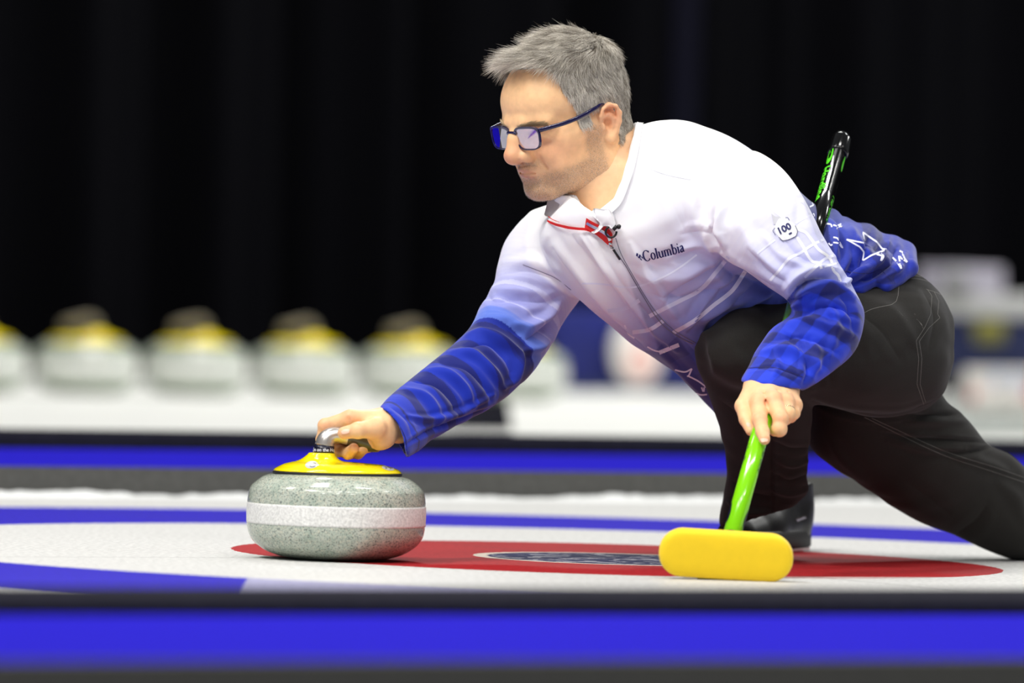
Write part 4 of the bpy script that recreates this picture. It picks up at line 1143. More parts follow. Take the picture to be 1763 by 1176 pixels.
# skin creases
for a, b in (((640, 716, -.353), (622, 728, -.352)), ((634, 752, -.350), (640, 768, -.342)), ((600, 722, -.350), (604, 736, -.350))):
    f.cone(P(*a), P(*b), 0.0016, 0.0008, 0.006, sub=True)
Vh, Qh = f.mesh(); Vh = relax(Vh, Qh, 2, 0.4)
BODY.append((Vh, Qh, hand_colour(Vh, [(560, 733, -.335), (604, 719, -.345), (592, 747, -.380), (609, 772, -.36), (640, 748, -.360)]), np.zeros(len(Vh))))
def nail(c, along, face, L, Wd, parent):
    along = np.array(along, float); along /= np.linalg.norm(along); face = np.array(face, float); face -= along * (face @ along); face /= np.linalg.norm(face)
    side = np.cross(along, face); V, F = [], []
    nu, nv = 9, 9
    for i in range(nu):
        for j in range(nv):
            a, b = -1 + 2 * i / (nu - 1), -1 + 2 * j / (nv - 1)
            bb = b * math.sqrt(1 - 0.42 * a * a) ; aa = a * math.sqrt(1 - 0.30 * b * b)
            V.append(c + along * aa * L / 2 + side * bb * Wd / 2 + face * (0.0022 * (1 - bb * bb) - 0.0008 * aa * aa))
    for i in range(nu - 1):
        for j in range(nv - 1): F.append((i * nv + j, (i + 1) * nv + j, (i + 1) * nv + j + 1, i * nv + j + 1))
    o = mesh_obj('fingernail', V, F, nail_mat); wear(o); return o
nail(P(595, 742, -.3815), P(587, 744, -.37) - P(610, 740, -.374), (0.0, -0.75, 0.62), 0.0135, 0.0115, None)

# left hand, holding the broom
f = Field(P(1240, 780, -.56) + (0, 0, -0.01), P(1400, 600, -.30) + (0, 0, 0.0), 0.0012)
f.cone(P(1400, 600, -.30), P(1345, 650, -.345), 0.030, 0.027)
f.cone(P(1302, 668, -.362), P(1352, 673, -.358), 0.0205, 0.0205, 0.012)
f.cone(P(1330, 640, -.345), P(1327, 668, -.362), 0.026, 0.024, 0.012)
ML = [(1307, 694, -.424), (1331, 689, -.424), (1352, 693, -.412), (1366, 698, -.396)]
ws = [(1303, 668, -.368), (1322, 668, -.368), (1340, 670, -.364), (1354, 673, -.358)]
for a, b, r in zip(ws, ML, (.0150, .0148, .0142, .0135)): f.cone(P(*a), P(*b), 0.017, r, 0.010)
f.ell(P(1330, 705, -.400), (0.036, 0.020, 0.024), 0.012)
fin_l = [
 ([ML[0], (1308, 724, -.466), (1313, 744, -.492), (1316, 756, -.506)], [.0142, .0112, .0100, .0090]),
 ([ML[1], (1344, 722, -.462), (1342, 739, -.468), (1334, 741, -.446)], [.0140, .0112, .0110, .0095]),
 ([ML[2], (1357, 712, -.438), (1352, 720, -.432), (1343, 723, -.415)], [.0135, .0105, .0098, .0085]),
 ([ML[3], (1366, 711, -.412), (1361, 717, -.404), (1352, 719, -.394)], [.0128, .0098, .0090, .0080])]
for p_, r_ in fin_l: finger(f, p_, r_)
f.cone(P(1296, 678, -.385), P(1279, 699, -.415), 0.0175, 0.0125, 0.010)
f.cone(P(1279, 699, -.415), P(1284, 722, -.440), 0.0120, 0.0105, 0.004)
f.cone(P(1284, 722, -.440), P(1293, 742, -.458), 0.0105, 0.0080, 0.003)
for a in ML: f.ell(P(a[0], a[1] - 1, a[2] - 0.006), (0.0105,) * 3, 0.006)
for i in range(3):      # hollows between the knuckles
    a, b = ML[i], ML[i + 1]
    f.cone(P((a[0] + b[0]) / 2, a[1] + 4, (a[2] + b[2]) / 2 - .019), P((a[0] + b[0]) / 2 - 3, a[1] - 16, (a[2] + b[2]) / 2), 0.0014, 0.0008, 0.006, sub=True)
Vh, Qh = f.mesh(); Vh = relax(Vh, Qh, 2, 0.4)
BODY.append((Vh, Qh, hand_colour(Vh, [(a[0], a[1], a[2] - .012) for a in ML] + [(1308, 724, -.476), (1344, 722, -.472), (1316, 756, -.515)]), np.zeros(len(Vh))))
nail(P(1315.5, 756.5, -.5135), P(1317, 762, -.51) - P(1313, 744, -.495), (0.05, -1, 0.12), 0.0125, 0.0115, None)
nail(P(1290, 731, -.4575), P(1293, 742, -.458) - P(1284, 722, -.440), (0.35, -0.9, 0.1), 0.0125, 0.0095, None)
V, F = [], []
rc, rd_ = P(1355.5, 709, -.434), P(1358, 716, -.440) - P(1352, 693, -.412); rd_ = rd_ / np.linalg.norm(rd_)
u_r = np.cross(rd_, (0, 0, 1)); u_r /= np.linalg.norm(u_r); v_r = np.cross(rd_, u_r)
pts = [rc + 0.0116 * (math.cos(t) * u_r + math.sin(t) * v_r) for t in np.linspace(0, 2 * math.pi, 33)]
V, F = tube(pts, 0.0012, 8)
M_gold = mat('pale gold ring', srgb(236, 214, 170), rough=0.2, metal=1)
wear(mesh_obj('finger_ring', V, F, M_gold))
# arms inside the sleeves and trunk inside the jacket, so the body is one figure
f = Field((-0.50, -0.42, 0.20), (0.75, 0.40, 0.80), 0.008)
def tub(ax, sc, k=0.01, a=0, b=None):
    pts = [x[0] for x in ax][a:b:4]; rr = [x[1] * sc for x in ax][a:b:4]
    for i in range(len(pts) - 1): f.cone(pts[i], pts[i + 1], rr[i], rr[i + 1], k)
tub(tax, 0.60, b=-16); tub(lax, 0.38, 0.0); tub(rax, 0.38, 0.0); f.cone(P(1066, 330, -.075), P(1110, 400, -.07), 0.055, 0.08, 0.02)
Vc, Qc = f.mesh()
BODY.append((Vc, Qc, np.tile(lin(243, 196, 152), (len(Vc), 1)), np.zeros(len(Vc))))

# ---- shoe on the sliding foot
def shoe(heel, toe, label=None):
    h, t = np.array(heel, float), np.array(toe, float); fx = t - h; L = np.linalg.norm(fx); fx /= L
    up = np.array((0, 0, 1.0)); sd = np.cross(up, fx)
    T = np.stack([fx, sd, up], 1)
    root = empty('shoe'); root.parent = person; root.matrix_parent_inverse = PINV
    f = Field((-0.03, -0.06, -0.002), (L + 0.03, 0.06, 0.19), 0.002)
    f.ell((0.040, 0, 0.055), (0.042, 0.035, 0.060)); f.cone((0.045, 0, 0.08), (0.050, 0, 0.135), 0.036, 0.040, 0.02)
    f.cone((0.06, 0, 0.045), (0.17, 0, 0.035), 0.038, 0.040, 0.02); f.cone((0.17, 0.0, 0.035), (L - 0.045, 0.0, 0.026), 0.040, 0.036, 0.02)
    f.cone((0.08, 0, 0.09), (0.19, 0, 0.045), 0.030, 0.026, 0.02)
    sl, X, Y, Z = f._sub(f.lo, f.lo + f.n * f.h); f.d = np.maximum(f.d, (0.020 - Z) + 0 * X + 0 * Y)
    f.d = np.maximum(f.d, (Z - 0.112) + 0 * X + 0 * Y)
    V, Q = f.mesh(); V = relax(V, Q, 2)
    wear(fast_mesh('upper', V @ T.T + h, Q, M_leather), root)
    V, F = [], []
    out = []
    for k in range(48):
        a = 2 * math.pi * k / 48; c, q = math.cos(a), math.sin(a)
        x = L / 2 + (L / 2 + 0.006) * math.copysign(abs(c) ** 0.8, c); wdt = 0.041 + 0.006 * sstep(0.3, 0.8, x / L)
        out.append((x, wdt * math.copysign(abs(q) ** 0.7, q)))
    def slab(z0, z1, gr, bev):
        V = []
        for z, gg in ((z0, gr - bev), (z0 + bev, gr), (z1 - bev, gr), (z1, gr - bev)):
            for x, y in out: V.append((L / 2 + (x - L / 2) * (1 + gg / (L / 2)), y * (1 + gg / 0.045), z))
        F = []
        for i in range(3):
            for k in range(48): F.append((i * 48 + k, i * 48 + (k + 1) % 48, (i + 1) * 48 + (k + 1) % 48, (i + 1) * 48 + k))
        F.append(tuple(range(48))[::-1]); F.append(tuple(3 * 48 + k for k in range(48)))
        return np.array(V) @ T.T + h, F
    V, F = slab(0.006, 0.036, 0.001, 0.003); wear(mesh_obj('sole', V, F, M_soleblack), root)
    V, F = slab(0.0005, 0.006, -0.001, 0.001); wear(mesh_obj('slider', V, F, M_slider), root)
    # laces across the instep
    lc = []
    for i in range(5):
        x = 0.115 + i * 0.020; z = 0.098 - i * 0.011
        lc.append(tube([(x, -0.022, z - 0.010), (x + 0.004, 0, z + 0.002), (x, 0.022, z - 0.010)], 0.0022, 8, smooth_n=10))
        lc.append(tube([(x, 0.022, z - 0.010), (x + 0.014, 0, z - 0.003), (x + 0.018, -0.022, z - 0.018)], 0.0022, 8, smooth_n=10))
    for V, F in lc: wear(mesh_obj('lace', np.array(V) @ T.T + h, F, M_lace), root)
    return root
M_leather = mat('black leather', srgb(17, 15, 15), rough=0.42, spec=0.35, bump=0.15, bscale=500)
M_soleblack = mat('black sole rubber', srgb(20, 18, 18), rough=0.6)
M_slider = mat('pink-white slider', srgb(238, 208, 208), rough=0.4)
M_lace = mat('dark laces', srgb(50, 50, 52), rough=0.8)
heel = PG(1376, 947); toe = PG(1172, 960); heel[2] = toe[2] = 0.0
dd = toe - heel; print('SHOE', heel, toe, np.linalg.norm(dd))
toe = heel + dd / np.linalg.norm(dd) * 0.305
heel = heel + np.array((0, 0.02, 0)); toe = toe + np.array((0, 0.02, 0))
shoe1 = shoe(heel, toe)
h2 = P(2035, 960, .61); h2[2] = 0.0; t2 = h2 + np.array((0.23, 0.16, 0)); t2 = h2 + (t2 - h2) / np.linalg.norm(t2 - h2) * 0.30
shoe(h2, t2)
# ------------------------------------------------------------------ broom
M_green = mat('lime green shaft', srgb(138, 230, 12), rough=0.15, coat=0.7)
M_blackg = mat('glossy black shaft', srgb(10, 10, 11), rough=0.12, spec=0.35, coat=0.15)
M_pad = mat('yellow fabric pad', srgb(252, 214, 22), rough=0.75, sheen=0.2, noise=0.02, nscale=60, bump=0.25, bscale=900, bdist=0.0004)
M_plate = mat('dark plate', srgb(52, 56, 56), rough=0.4)
M_limeink = mat('lime print', srgb(90, 220, 40), rough=0.3)
broom = empty('broom', tuple(P(1250, 985, -.66))); tag(broom, 'lime green and black curling broom with a flat yellow pad, gripped in the left hand', 'broom')
bpy.context.view_layer.update()
BINV = broom.matrix_world.inverted()
def bpart(o, parent=None):
    if parent is None: o.parent = broom; o.matrix_parent_inverse = BINV
    else: o.parent = parent
    return o
Bt, Bb = P(1449.5, 238, .15), P(1262, 915, -.655)
bd = Bt - Bb; BL = np.linalg.norm(bd); bd /= BL
def bp_(t): return Bb + bd * (BL * t)
RS = 0.0138
# pad frame
pc = P(1250, 955.5, -.69)
pn = np.array((-0.02, -0.975, -0.22)); pn /= np.linalg.norm(pn)
pxv = P(1360, 961, -.685) - P(1140, 951, -.695); pxv /= np.linalg.norm(pxv); pxv -= pn * (pxv @ pn); pxv /= np.linalg.norm(pxv)
pzv = np.cross(pn, pxv); pzv = -pzv if pzv[2] < 0 else pzv
def stad(hw, hh, n=64, e=3.2):
    out = []
    R = hh
    for k in range(n):
        a = 2 * math.pi * k / n; c, s_ = math.cos(a), math.sin(a)
        x = R * math.copysign(abs(c) ** (2 / 2.02), c) + math.copysign(hw - R, c) if abs(c) > 1e-9 else 0.0
        out.append((x, R * math.copysign(abs(s_) ** (2 / 2.1), s_)))
    return out
def slab(hw, hh, prof, m, name, parent=None, origin=pc):
    V, F = [], []
    n = 64
    for d, inset in prof:
        for x, z in stad(hw - inset, hh - inset, n): V.append(origin + pxv * x + pzv * z + pn * d)
    for i in range(len(prof) - 1):
        for k in range(n): F.append((i * n + k, i * n + (k + 1) % n, (i + 1) * n + (k + 1) % n, (i + 1) * n + k))
    F.append(tuple(range(n))[::-1]); F.append(tuple((len(prof) - 1) * n + k for k in range(n)))
    return bpart(mesh_obj(name, V, F, m), parent)
slab(0.1015, 0.0372, [(-0.016, 0.006), (-0.012, 0.0015), (-0.004, 0.0), (0.006, 0.0), (0.011, 0.002), (0.0135, 0.006), (0.0145, 0.012), (0.0148, 0.024)], M_pad, 'pad')
slab(0.088, 0.026, [(-0.034, 0.006), (-0.031, 0.002), (-0.014, 0.0)], M_soleblack, 'head_block')
# thin dark plate peeping out under the pad
V = []
for x in (-0.041, 0.041):
    for z in (-0.0415, -0.030):
        for d in (-0.013, -0.002): V.append(pc + pxv * x + pzv * z + pn * d)
F = [(0, 1, 3, 2), (4, 6, 7, 5), (0, 4, 5, 1), (2, 3, 7, 6), (0, 2, 6, 4), (1, 5, 7, 3)]
bpart(mesh_obj('plate', V, F, M_plate, smooth=False))
V, F = tube([pc - pn * 0.022 + pzv * 0.004, Bb - bd * 0.035, Bb - bd * 0.015], [0.018, 0.0165, 0.0150], 24, smooth_n=10)
bpart(mesh_obj('ferrule', V, F, M_soleblack))
V, F = tube([bp_(-0.03), bp_(0.60)], RS, 40); sh1 = bpart(mesh_obj('green_shaft', V, F, M_green))
V, F = tube([bp_(0.60), bp_(0.965)], RS, 40); sh2 = bpart(mesh_obj('black_shaft', V, F, M_blackg))
V, F = tube([bp_(0.955), bp_(0.9552), bp_(0.960), bp_(0.992), bp_(0.999), bp_(1.0)], [0.0139, 0.0156, 0.0164, 0.0166, 0.0156, 0.0120], 40)
bpart(mesh_obj('end_cap', V, F, M_blackg))
# prints wrapped round the shaft
vw = CAM - bp_(0.5); vw -= bd * (vw @ bd); vw /= np.linalg.norm(vw); sw = np.cross(bd, vw)   # sw points to the left of the picture
if pix(bp_(0.5) + sw * 0.01)[0] > pix(bp_(0.5))[0]: sw = -sw
def on_shaft(u, ang, r=RS + 0.00035):
    """u metres along the shaft from the lower end, ang 0 = facing the camera, positive to the left"""
    return Bb + bd * u + r * (math.cos(ang) * vw + math.sin(ang) * sw)
def text_geom(txt, size=1.0, extr=0.0, bold=0.0):
    c = bpy.data.curves.new('t', 'FONT'); c.body = txt; c.size = size; c.offset = bold; c.resolution_u = 3
    o = bpy.data.objects.new('t', c); COL.objects.link(o); bpy.context.view_layer.update()
    me = bpy.data.meshes.new_from_object(o.evaluated_get(bpy.context.evaluated_depsgraph_get()))
    bm = bmesh.new(); bm.from_mesh(me); bmesh.ops.triangulate(bm, faces=bm.faces[:])
    bmesh.ops.subdivide_edges(bm, edges=[e for e in bm.edges if e.calc_length() > size * 0.12], cuts=2)
    bmesh.ops.triangulate(bm, faces=bm.faces[:])
    V = np.array([v.co[:] for v in bm.verts]); F = [tuple(v.index for v in f.verts) for f in bm.faces]
    bm.free(); bpy.data.objects.remove(o); bpy.data.curves.remove(c); bpy.data.meshes.remove(me)
    return V, F
def shaft_text(txt, u0, ang0, size, m, parent, name='lettering', flip=1, bold=0.0):
    V, F = text_geom(txt, size, bold=bold)
    W3 = [on_shaft(u0 - flip * v[0], ang0 - flip * (v[1] - size * 0.35) / RS) for v in V]
    for o in split_objs(name, W3, F, m, None, False): bpart(o, parent)
def shaft_blob(u0, u1, a0, a1, m, parent, name='print'):
    V, F = [], []
    n = 14
    V.append(on_shaft((u0 + u1) / 2, (a0 + a1) / 2))
    for k in range(24):
        t = 2 * math.pi * k / 24
        V.append(on_shaft((u0 + u1) / 2 + (u1 - u0) / 2 * math.sin(t), (a0 + a1) / 2 + (a1 - a0) / 2 * math.cos(t) * (1.0 - 0.3 * math.sin(t))))
    for k in range(24): F.append((0, 1 + k, 1 + (k + 1) % 24))
    o = mesh_obj(name, V, F, m, smooth=False); bpart(o, parent); return o
def ux(py):     # distance along the shaft of a picture height
    lo, hi = 0.0, BL
    for _ in range(40):
        m_ = (lo + hi) / 2
        if pix(Bb + bd * m_)[1] > py: lo = m_
        else: hi = m_
    return lo
shaft_blob(ux(292), ux(258), 0.55, 1.35, M_limeink, sh2); shaft_blob(ux(283), ux(262), 0.75, 1.15, M_blackg, sh2)
shaft_blob(ux(296), ux(270), -1.45, -0.95, M_limeink, sh2)
shaft_text('Hardline', ux(296), 0.95, 0.026, M_limeink, sh2, bold=0.0006)
shaft_text('Hardline', ux(340), -1.35, 0.020, M_limeink, sh2)
shaft_text('Hardline', ux(772), 1.38, 0.018, M_ink, sh1); shaft_text('Hardline', ux(772), -1.38, 0.018, M_ink, sh1)
shaft_blob(ux(908), ux(872), 0.95, 1.7, M_navyband, sh1); shaft_blob(ux(912), ux(880), -1.7, -1.0, M_navyband, sh1)
# ------------------------------------------------------------------ prints, seams and trims laid on the clothes
def bvh_of(V, Q): return BVHTree.FromPolygons([Vector(map(float, v)) for v in V], [tuple(map(int, q)) for q in Q])
BJ = bvh_of(jV, jQ); BP = bvh_of(pV, pQ)
def ray(px, py):
    d = _f + _r * ((px - W_ / 2) / FPX) + _u * ((H_ / 2 - py) / FPX)
    return d / np.linalg.norm(d)
_last = [None]
def hit(tree, px, py, off):
    d = ray(px, py)
    if callable(tree):
        return P(px, py, tree(px, py)) - d * off
    loc, nrm, idx, dist = tree.ray_cast(Vector(CAM), Vector(d))
    if loc is None:
        loc, nrm, idx, dist = tree.find_nearest(Vector(CAM + d * 14.9))
    n = np.array(nrm); n = n if n @ d < 0 else -n
    return np.array(loc) + n * off * 0.6 - d * off * 0.6
def resample(pl, step=3.0, sm=True):
    pl = np.array(pl, float)
    if sm and len(pl) > 2: pl = catmull(pl, 12 * len(pl))
    s = np.concatenate([[0], np.cumsum(np.linalg.norm(np.diff(pl[:, :2], axis=0), axis=1))])
    n = max(2, int(s[-1] / step) + 1); t = np.linspace(0, s[-1], n)
    return np.stack([np.interp(t, s, pl[:, c]) for c in range(pl.shape[1])], 1)
def ribbon_geo(tree, pl, w, off=0.0008, step=3.0, sm=True, dash=None):
    q = resample([tuple(p) if len(p) == 3 else tuple(p) + (w,) for p in pl], step, sm)
    T = np.gradient(q[:, :2], axis=0); T /= np.linalg.norm(T, axis=1)[:, None] + 1e-9
    Nn = np.stack([-T[:, 1], T[:, 0]], 1); V, F = [], []
    for i in range(len(q)):
        for k in (-0.5, 0, 0.5):
            p = q[i, :2] + Nn[i] * k * q[i, 2]; V.append(hit(tree, p[0], p[1], off))
    for i in range(len(q) - 1):
        if dash and (i % dash[0]) >= dash[1]: continue
        for k in range(2): F.append((i * 3 + k, i * 3 + k + 1, (i + 1) * 3 + k + 1, (i + 1) * 3 + k))
    # drop faces that jump across an occluding edge
    V = np.array(V); F = [f for f in F if max(np.linalg.norm(V[f[0]] - V[f[j]]) for j in (1, 2, 3)) < 0.02]
    return V, F
def ribbons(name, tree, lst, w, m, parent, off=0.0004, step=3.0, sm=True, dash=None):
    for pl in lst:
        V, F = ribbon_geo(tree, pl, w, off, step, sm, dash)
        for o in split_objs(name, V, F, m): wear(o, parent)
from mathutils.geometry import delaunay_2d_cdt
def patch(name, tree, poly, m, parent, off=0.0012, step=4.0, thick=0.0, puff=0.0, sm=False):
    pl = resample(list(poly) + [poly[0]], step, sm)[:-1, :2]
    lo, hi = pl.min(0), pl.max(0); n = len(pl); pts = [tuple(p) for p in pl]
    def inside(x, y):
        c = False; j = n - 1
        for i in range(n):
            if (pl[i, 1] > y) != (pl[j, 1] > y) and x < (pl[j, 0] - pl[i, 0]) * (y - pl[i, 1]) / (pl[j, 1] - pl[i, 1]) + pl[i, 0]: c = not c
            j = i
        return c
    x = lo[0] + step / 2
    while x < hi[0]:
        y = lo[1] + step / 2
        while y < hi[1]:
            if inside(x, y) and np.min(np.linalg.norm(pl - (x, y), axis=1)) > step * 0.4: pts.append((x, y))
            y += step
        x += step
    r = delaunay_2d_cdt([Vector(p) for p in pts], [(i, (i + 1) % n) for i in range(n)], [], 1, 1e-6)
    vs, fs = r[0], r[2]
    V = []
    for v in vs:
        e = min(1.0, float(np.min(np.linalg.norm(pl - (v.x, v.y), axis=1))) / 8.0)
        V.append(hit(tree, v.x, v.y, off + puff * e))
    fs = [tuple(f) for f in fs]
    if thick:
        k = len(V); V = V + [hit(tree, v.x, v.y, max(off - thick, -0.004)) for v in vs]
        fs = fs + [tuple(i + k for i in f)[::-1] for f in fs] + [(i, (i + 1) % n, k + (i + 1) % n, k + i) for i in range(n)]
    o = mesh_obj(name, V, fs, m); wear(o, parent); return o

M_pale = mat('pale print', srgb(232, 234, 252), rough=0.7)
M_faint = mat('faint print', srgb(214, 216, 242), rough=0.7)
M_faint2 = mat('lavender print', srgb(176, 180, 222), rough=0.7)
M_seam = mat('seam thread', srgb(120, 118, 140), rough=0.8)
M_seamw = mat('white seam', srgb(206, 206, 216), rough=0.8)
M_redtrim = mat('red piping', srgb(214, 30, 30), rough=0.6)
M_navyink = mat('navy print', srgb(30, 32, 96), rough=0.6)
M_whitecloth = mat('white cloth', srgb(246, 246, 248), rough=0.8, sheen=0.2)
M_greycloth = mat('collar lining', srgb(198, 193, 192), rough=0.85)  # lining cloth, greyed in colour for the shading inside the collar
M_stitch = mat('light stitching', srgb(112, 110, 106), rough=0.9)
M_blackpl = mat('black plastic', srgb(22, 22, 24), rough=0.35)
M_greydull_tab = mat('dark tab', srgb(70, 66, 64), rough=0.5)
M_silver = mat('silver pull', srgb(190, 190, 188), rough=0.25, metal=1)

def c3(pts): return [(900 + x / 2.938, 340 + y / 2.938) for x, y in pts]
def c5(pts): return [(1290 + x / 5.877, 340 + y / 5.877) for x, y in pts]
def cc(pts): return [(900 + x / 5.877, 320 + y / 5.877) for x, y in pts]
def ct(pts): return [(1180 + x / 2.027, 420 + y / 2.027) for x, y in pts]
# plaid lines on the chest
ribbons('printed_lines', BJ, [c3(p) for p in (
 [(300, 435), (400, 438), (520, 455), (600, 445), (720, 398), (800, 350), (880, 290)],)], 3.0, M_pale, jacket)
ribbons('printed_lines', BJ, [c3(p) for p in (
 [(430, 575), (520, 560), (590, 520)], [(640, 600), (720, 560), (800, 520), (900, 465), (980, 375), (1040, 300)],
 [(555, 682), (640, 668), (710, 625)], [(760, 685), (870, 622), (960, 550), (1060, 470), (1130, 365)], [(690, 785), (790, 745)])], 7.0, M_faint, jacket)
ribbons('printed_star_outline', BJ, [c3(p) for p in (
 [(515, 645), (535, 690), (565, 712)], [(630, 755), (670, 775), (720, 782)], [(770, 872), (820, 882), (856, 866)], [(856, 866), (840, 900), (832, 905)], [(836, 902), (890, 930), (935, 965)],
 [(862, 985), (900, 998), (932, 996)], [(905, 960), (915, 985), (918, 960)])], 2.6, M_pale, jacket)
# left sleeve
ribbons('printed_lines', BJ, [c5(p) for p in (
 [(210, 840), (300, 740), (400, 622), (520, 560), (640, 480), (770, 415)], [(560, 810), (660, 715), (760, 625), (850, 590)])], 4.6, M_pale, jacket)
ribbons('printed_lines', BJ, [c5(p) for p in ([(80, 570), (180, 490), (262, 430)], [(470, 262), (540, 220), (620, 180)], [(760, 700), (840, 680), (900, 660)])], 3.4, M_pale, jacket)
ribbons('printed_lines', BJ, [c5(p) for p in (
 [(160, 20), (230, 110), (300, 170), (400, 250), (500, 325), (570, 355), (640, 440), (700, 525), (790, 590), (832, 650), (852, 740), (900, 790), (925, 870)],
 [(480, 400), (540, 490), (590, 585), (640, 648), (708, 665), (730, 722)])], 4.8, M_whitecloth, jacket)
# stars on the back of the jacket
ribbons('printed_star_outline', BJ, [c5(p) for p in (
 [(985, 425), (1170, 462), (1150, 352), (1230, 410), (1290, 450), (1345, 522), (1392, 526), (1300, 562), (1237, 585), (1148, 640), (1160, 552), (1118, 498), (985, 425)],
 [(1290, 575), (1345, 592), (1330, 648), (1362, 600), (1330, 548)], [(1448, 606), (1500, 658), (1540, 728), (1512, 590), (1560, 632), (1602, 660), (1560, 600), (1552, 556), (1520, 540)],
 [(850, 402), (895, 412), (945, 515), (905, 462), (850, 455)], [(785, 265), (830, 272), (835, 300)], [(850, 280), (880, 286), (945, 296), (905, 292), (890, 330), (896, 285), (930, 268)], [(800, 462), (825, 485), (842, 475)])], 2.8, M_pale, jacket, sm=False)
ribbons('printed_star_outline', BJ, [c5(p) for p in ([(525, 40), (560, 70), (600, 100), (650, 78), (620, 0)], [(590, 150), (655, 165), (652, 212), (640, 225)])], 2.8, M_pale, jacket, sm=False)
# zip, placket and seams
ribbons('zip', BJ, [c3([(478, 285), (520, 345), (565, 425), (615, 510), (665, 590), (720, 655), (790, 705), (862, 742)])], 1.6, M_seam, jacket, off=0.001)
ribbons('placket_seam', BJ, [c3([(470, 205), (500, 290), (560, 400), (625, 510), (690, 600), (745, 655), (810, 700), (872, 735)])], 1.2, M_seam, jacket, off=0.001)
ribbons('sleeve_seam', BJ, [c3([(0, 340), (90, 375), (170, 410), (245, 468)])], 1.0, M_seam, jacket)
ribbons('shoulder_seam', BJ, [[(1120, 292), (1150, 302), (1190, 310)], [(1260, 250), (1300, 262), (1340, 288)]], 0.9, M_seamw, jacket)
ribbons('cuff_seam', BJ, [[(1288, 634), (1325, 632), (1358, 640), (1384, 650)], [(664, 706), (684, 728), (697, 752), (700, 770)]], 1.2, M_navyink, jacket)
ribbons('hem_seam', BJ, [c5([(960, 745), (1120, 768), (1220, 770), (1330, 725), (1440, 850)])], 1.2, M_navyink, jacket, sm=False)
# collar
# near side of the stand-up collar: a raised band along the neck opening
near = [(1098, 204), (1092, 238), (1085, 270), (1076, 302), (1060, 342), (1040, 362)]
ribbons('collar', BJ, [[(1103, 206), (1098, 240), (1091, 272), (1082, 306), (1066, 346), (1046, 366)]], 10, M_whitecloth, jacket, off=0.0035)
# lining of the far side, folded open under the chin
ya, yb_ = hit(BJ, 942, 380, 0)[1], hit(BJ, 1012, 398, 0)[1]
lin_y = lambda x, y: ya + (yb_ - ya) * (x - 942) / 70.0 + 0.0007 * (392 - y)
patch('collar_lining', lin_y, cc([(262, 80), (420, 80), (540, 95), (600, 200), (628, 252), (700, 290), (650, 420), (600, 412), (420, 368), (215, 300), (240, 200)]), M_greycloth, jacket, off=0.004, thick=0.004, puff=0.004)
ribbons('collar_piping', BJ, [[(p[0], p[1], w) for p, w in zip(cc([(232, 342), (290, 370), (400, 402), (520, 425), (640, 440), (720, 470)]), (0.8, 3.2, 4.4, 4.4, 4.6, 4.0))]], 4, M_redtrim, jacket, off=0.005)
ribbons('collar_piping', BJ, [[(p[0], p[1], w) for p, w in zip(cc([(240, 302), (270, 318), (330, 345), (400, 362)]), (0.8, 1.6, 1.2, 0.6))]], 2, M_redtrim, jacket, off=0.010)
patch('zip_guard', BJ, cc([(655, 322), (720, 362), (800, 402), (860, 412), (915, 480), (912, 575), (872, 590), (800, 530), (720, 475), (638, 425)]), M_redtrim, jacket, off=0.0065, step=3)
ribbons('zip_tape', BJ, [cc([(660, 372), (730, 412), (800, 450), (870, 500), (895, 545)])], 4.5, M_silver, jacket, off=0.0085)
patch('collar_tip', BJ, cc([(705, 290), (790, 250), (880, 235), (925, 290), (945, 385), (920, 440), (870, 400), (830, 400), (790, 450), (740, 475), (700, 470), (770, 425), (800, 372), (760, 330)]), M_whitecloth, jacket, off=0.013, thick=0.010, puff=0.003)
V, F = [], []
a_, b2 = hit(BJ, *cc([(893, 560)])[0], 0.010), hit(BJ, *cc([(912, 622)])[0], 0.006)
V, F = tube([a_, (a_ + b2) / 2, b2], [0.0025, 0.0034, 0.0030], 12, flat=(1, 0.5)); wear(mesh_obj('zip_slider', V, F, M_silver), jacket)
a_, b2 = hit(BJ, *cc([(925, 640)])[0], 0.005), hit(BJ, *cc([(980, 742)])[0], 0.004)
V, F = tube([a_, b2], [0.0034, 0.0030], 12, flat=(1, 0.5)); wear(mesh_obj('zip_pull', V, F, M_blackpl), jacket)
# clip-on microphone
mc = hit(BJ, *cc([(905, 462)])[0], 0.012)
ring = [mc + np.array((math.cos(t) * 0.0085, 0, math.sin(t) * 0.0085)) for t in np.linspace(math.pi * 0.55, math.pi * 2.05, 20)]
g1 = tube(ring, 0.0017, 8)
m0, m1 = hit(BJ, *cc([(930, 440)])[0], 0.014), hit(BJ, *cc([(962, 408)])[0], 0.014)
g2 = tube([m0, m1], [0.0030, 0.0032], 10)
m2 = hit(BJ, *cc([(998, 418)])[0], 0.012)
g3 = tube([m1, (m1 + m2) / 2, m2], [0.0020, 0.0042, 0.0030], 10)
mic = mesh_obj('clip_microphone', *g3, M_blackpl); wear(mic, jacket)
wear(mesh_obj('clip_ring', *g1, M_blackpl), jacket); wear(mesh_obj('clip_arm', *g2, M_blackpl), jacket)

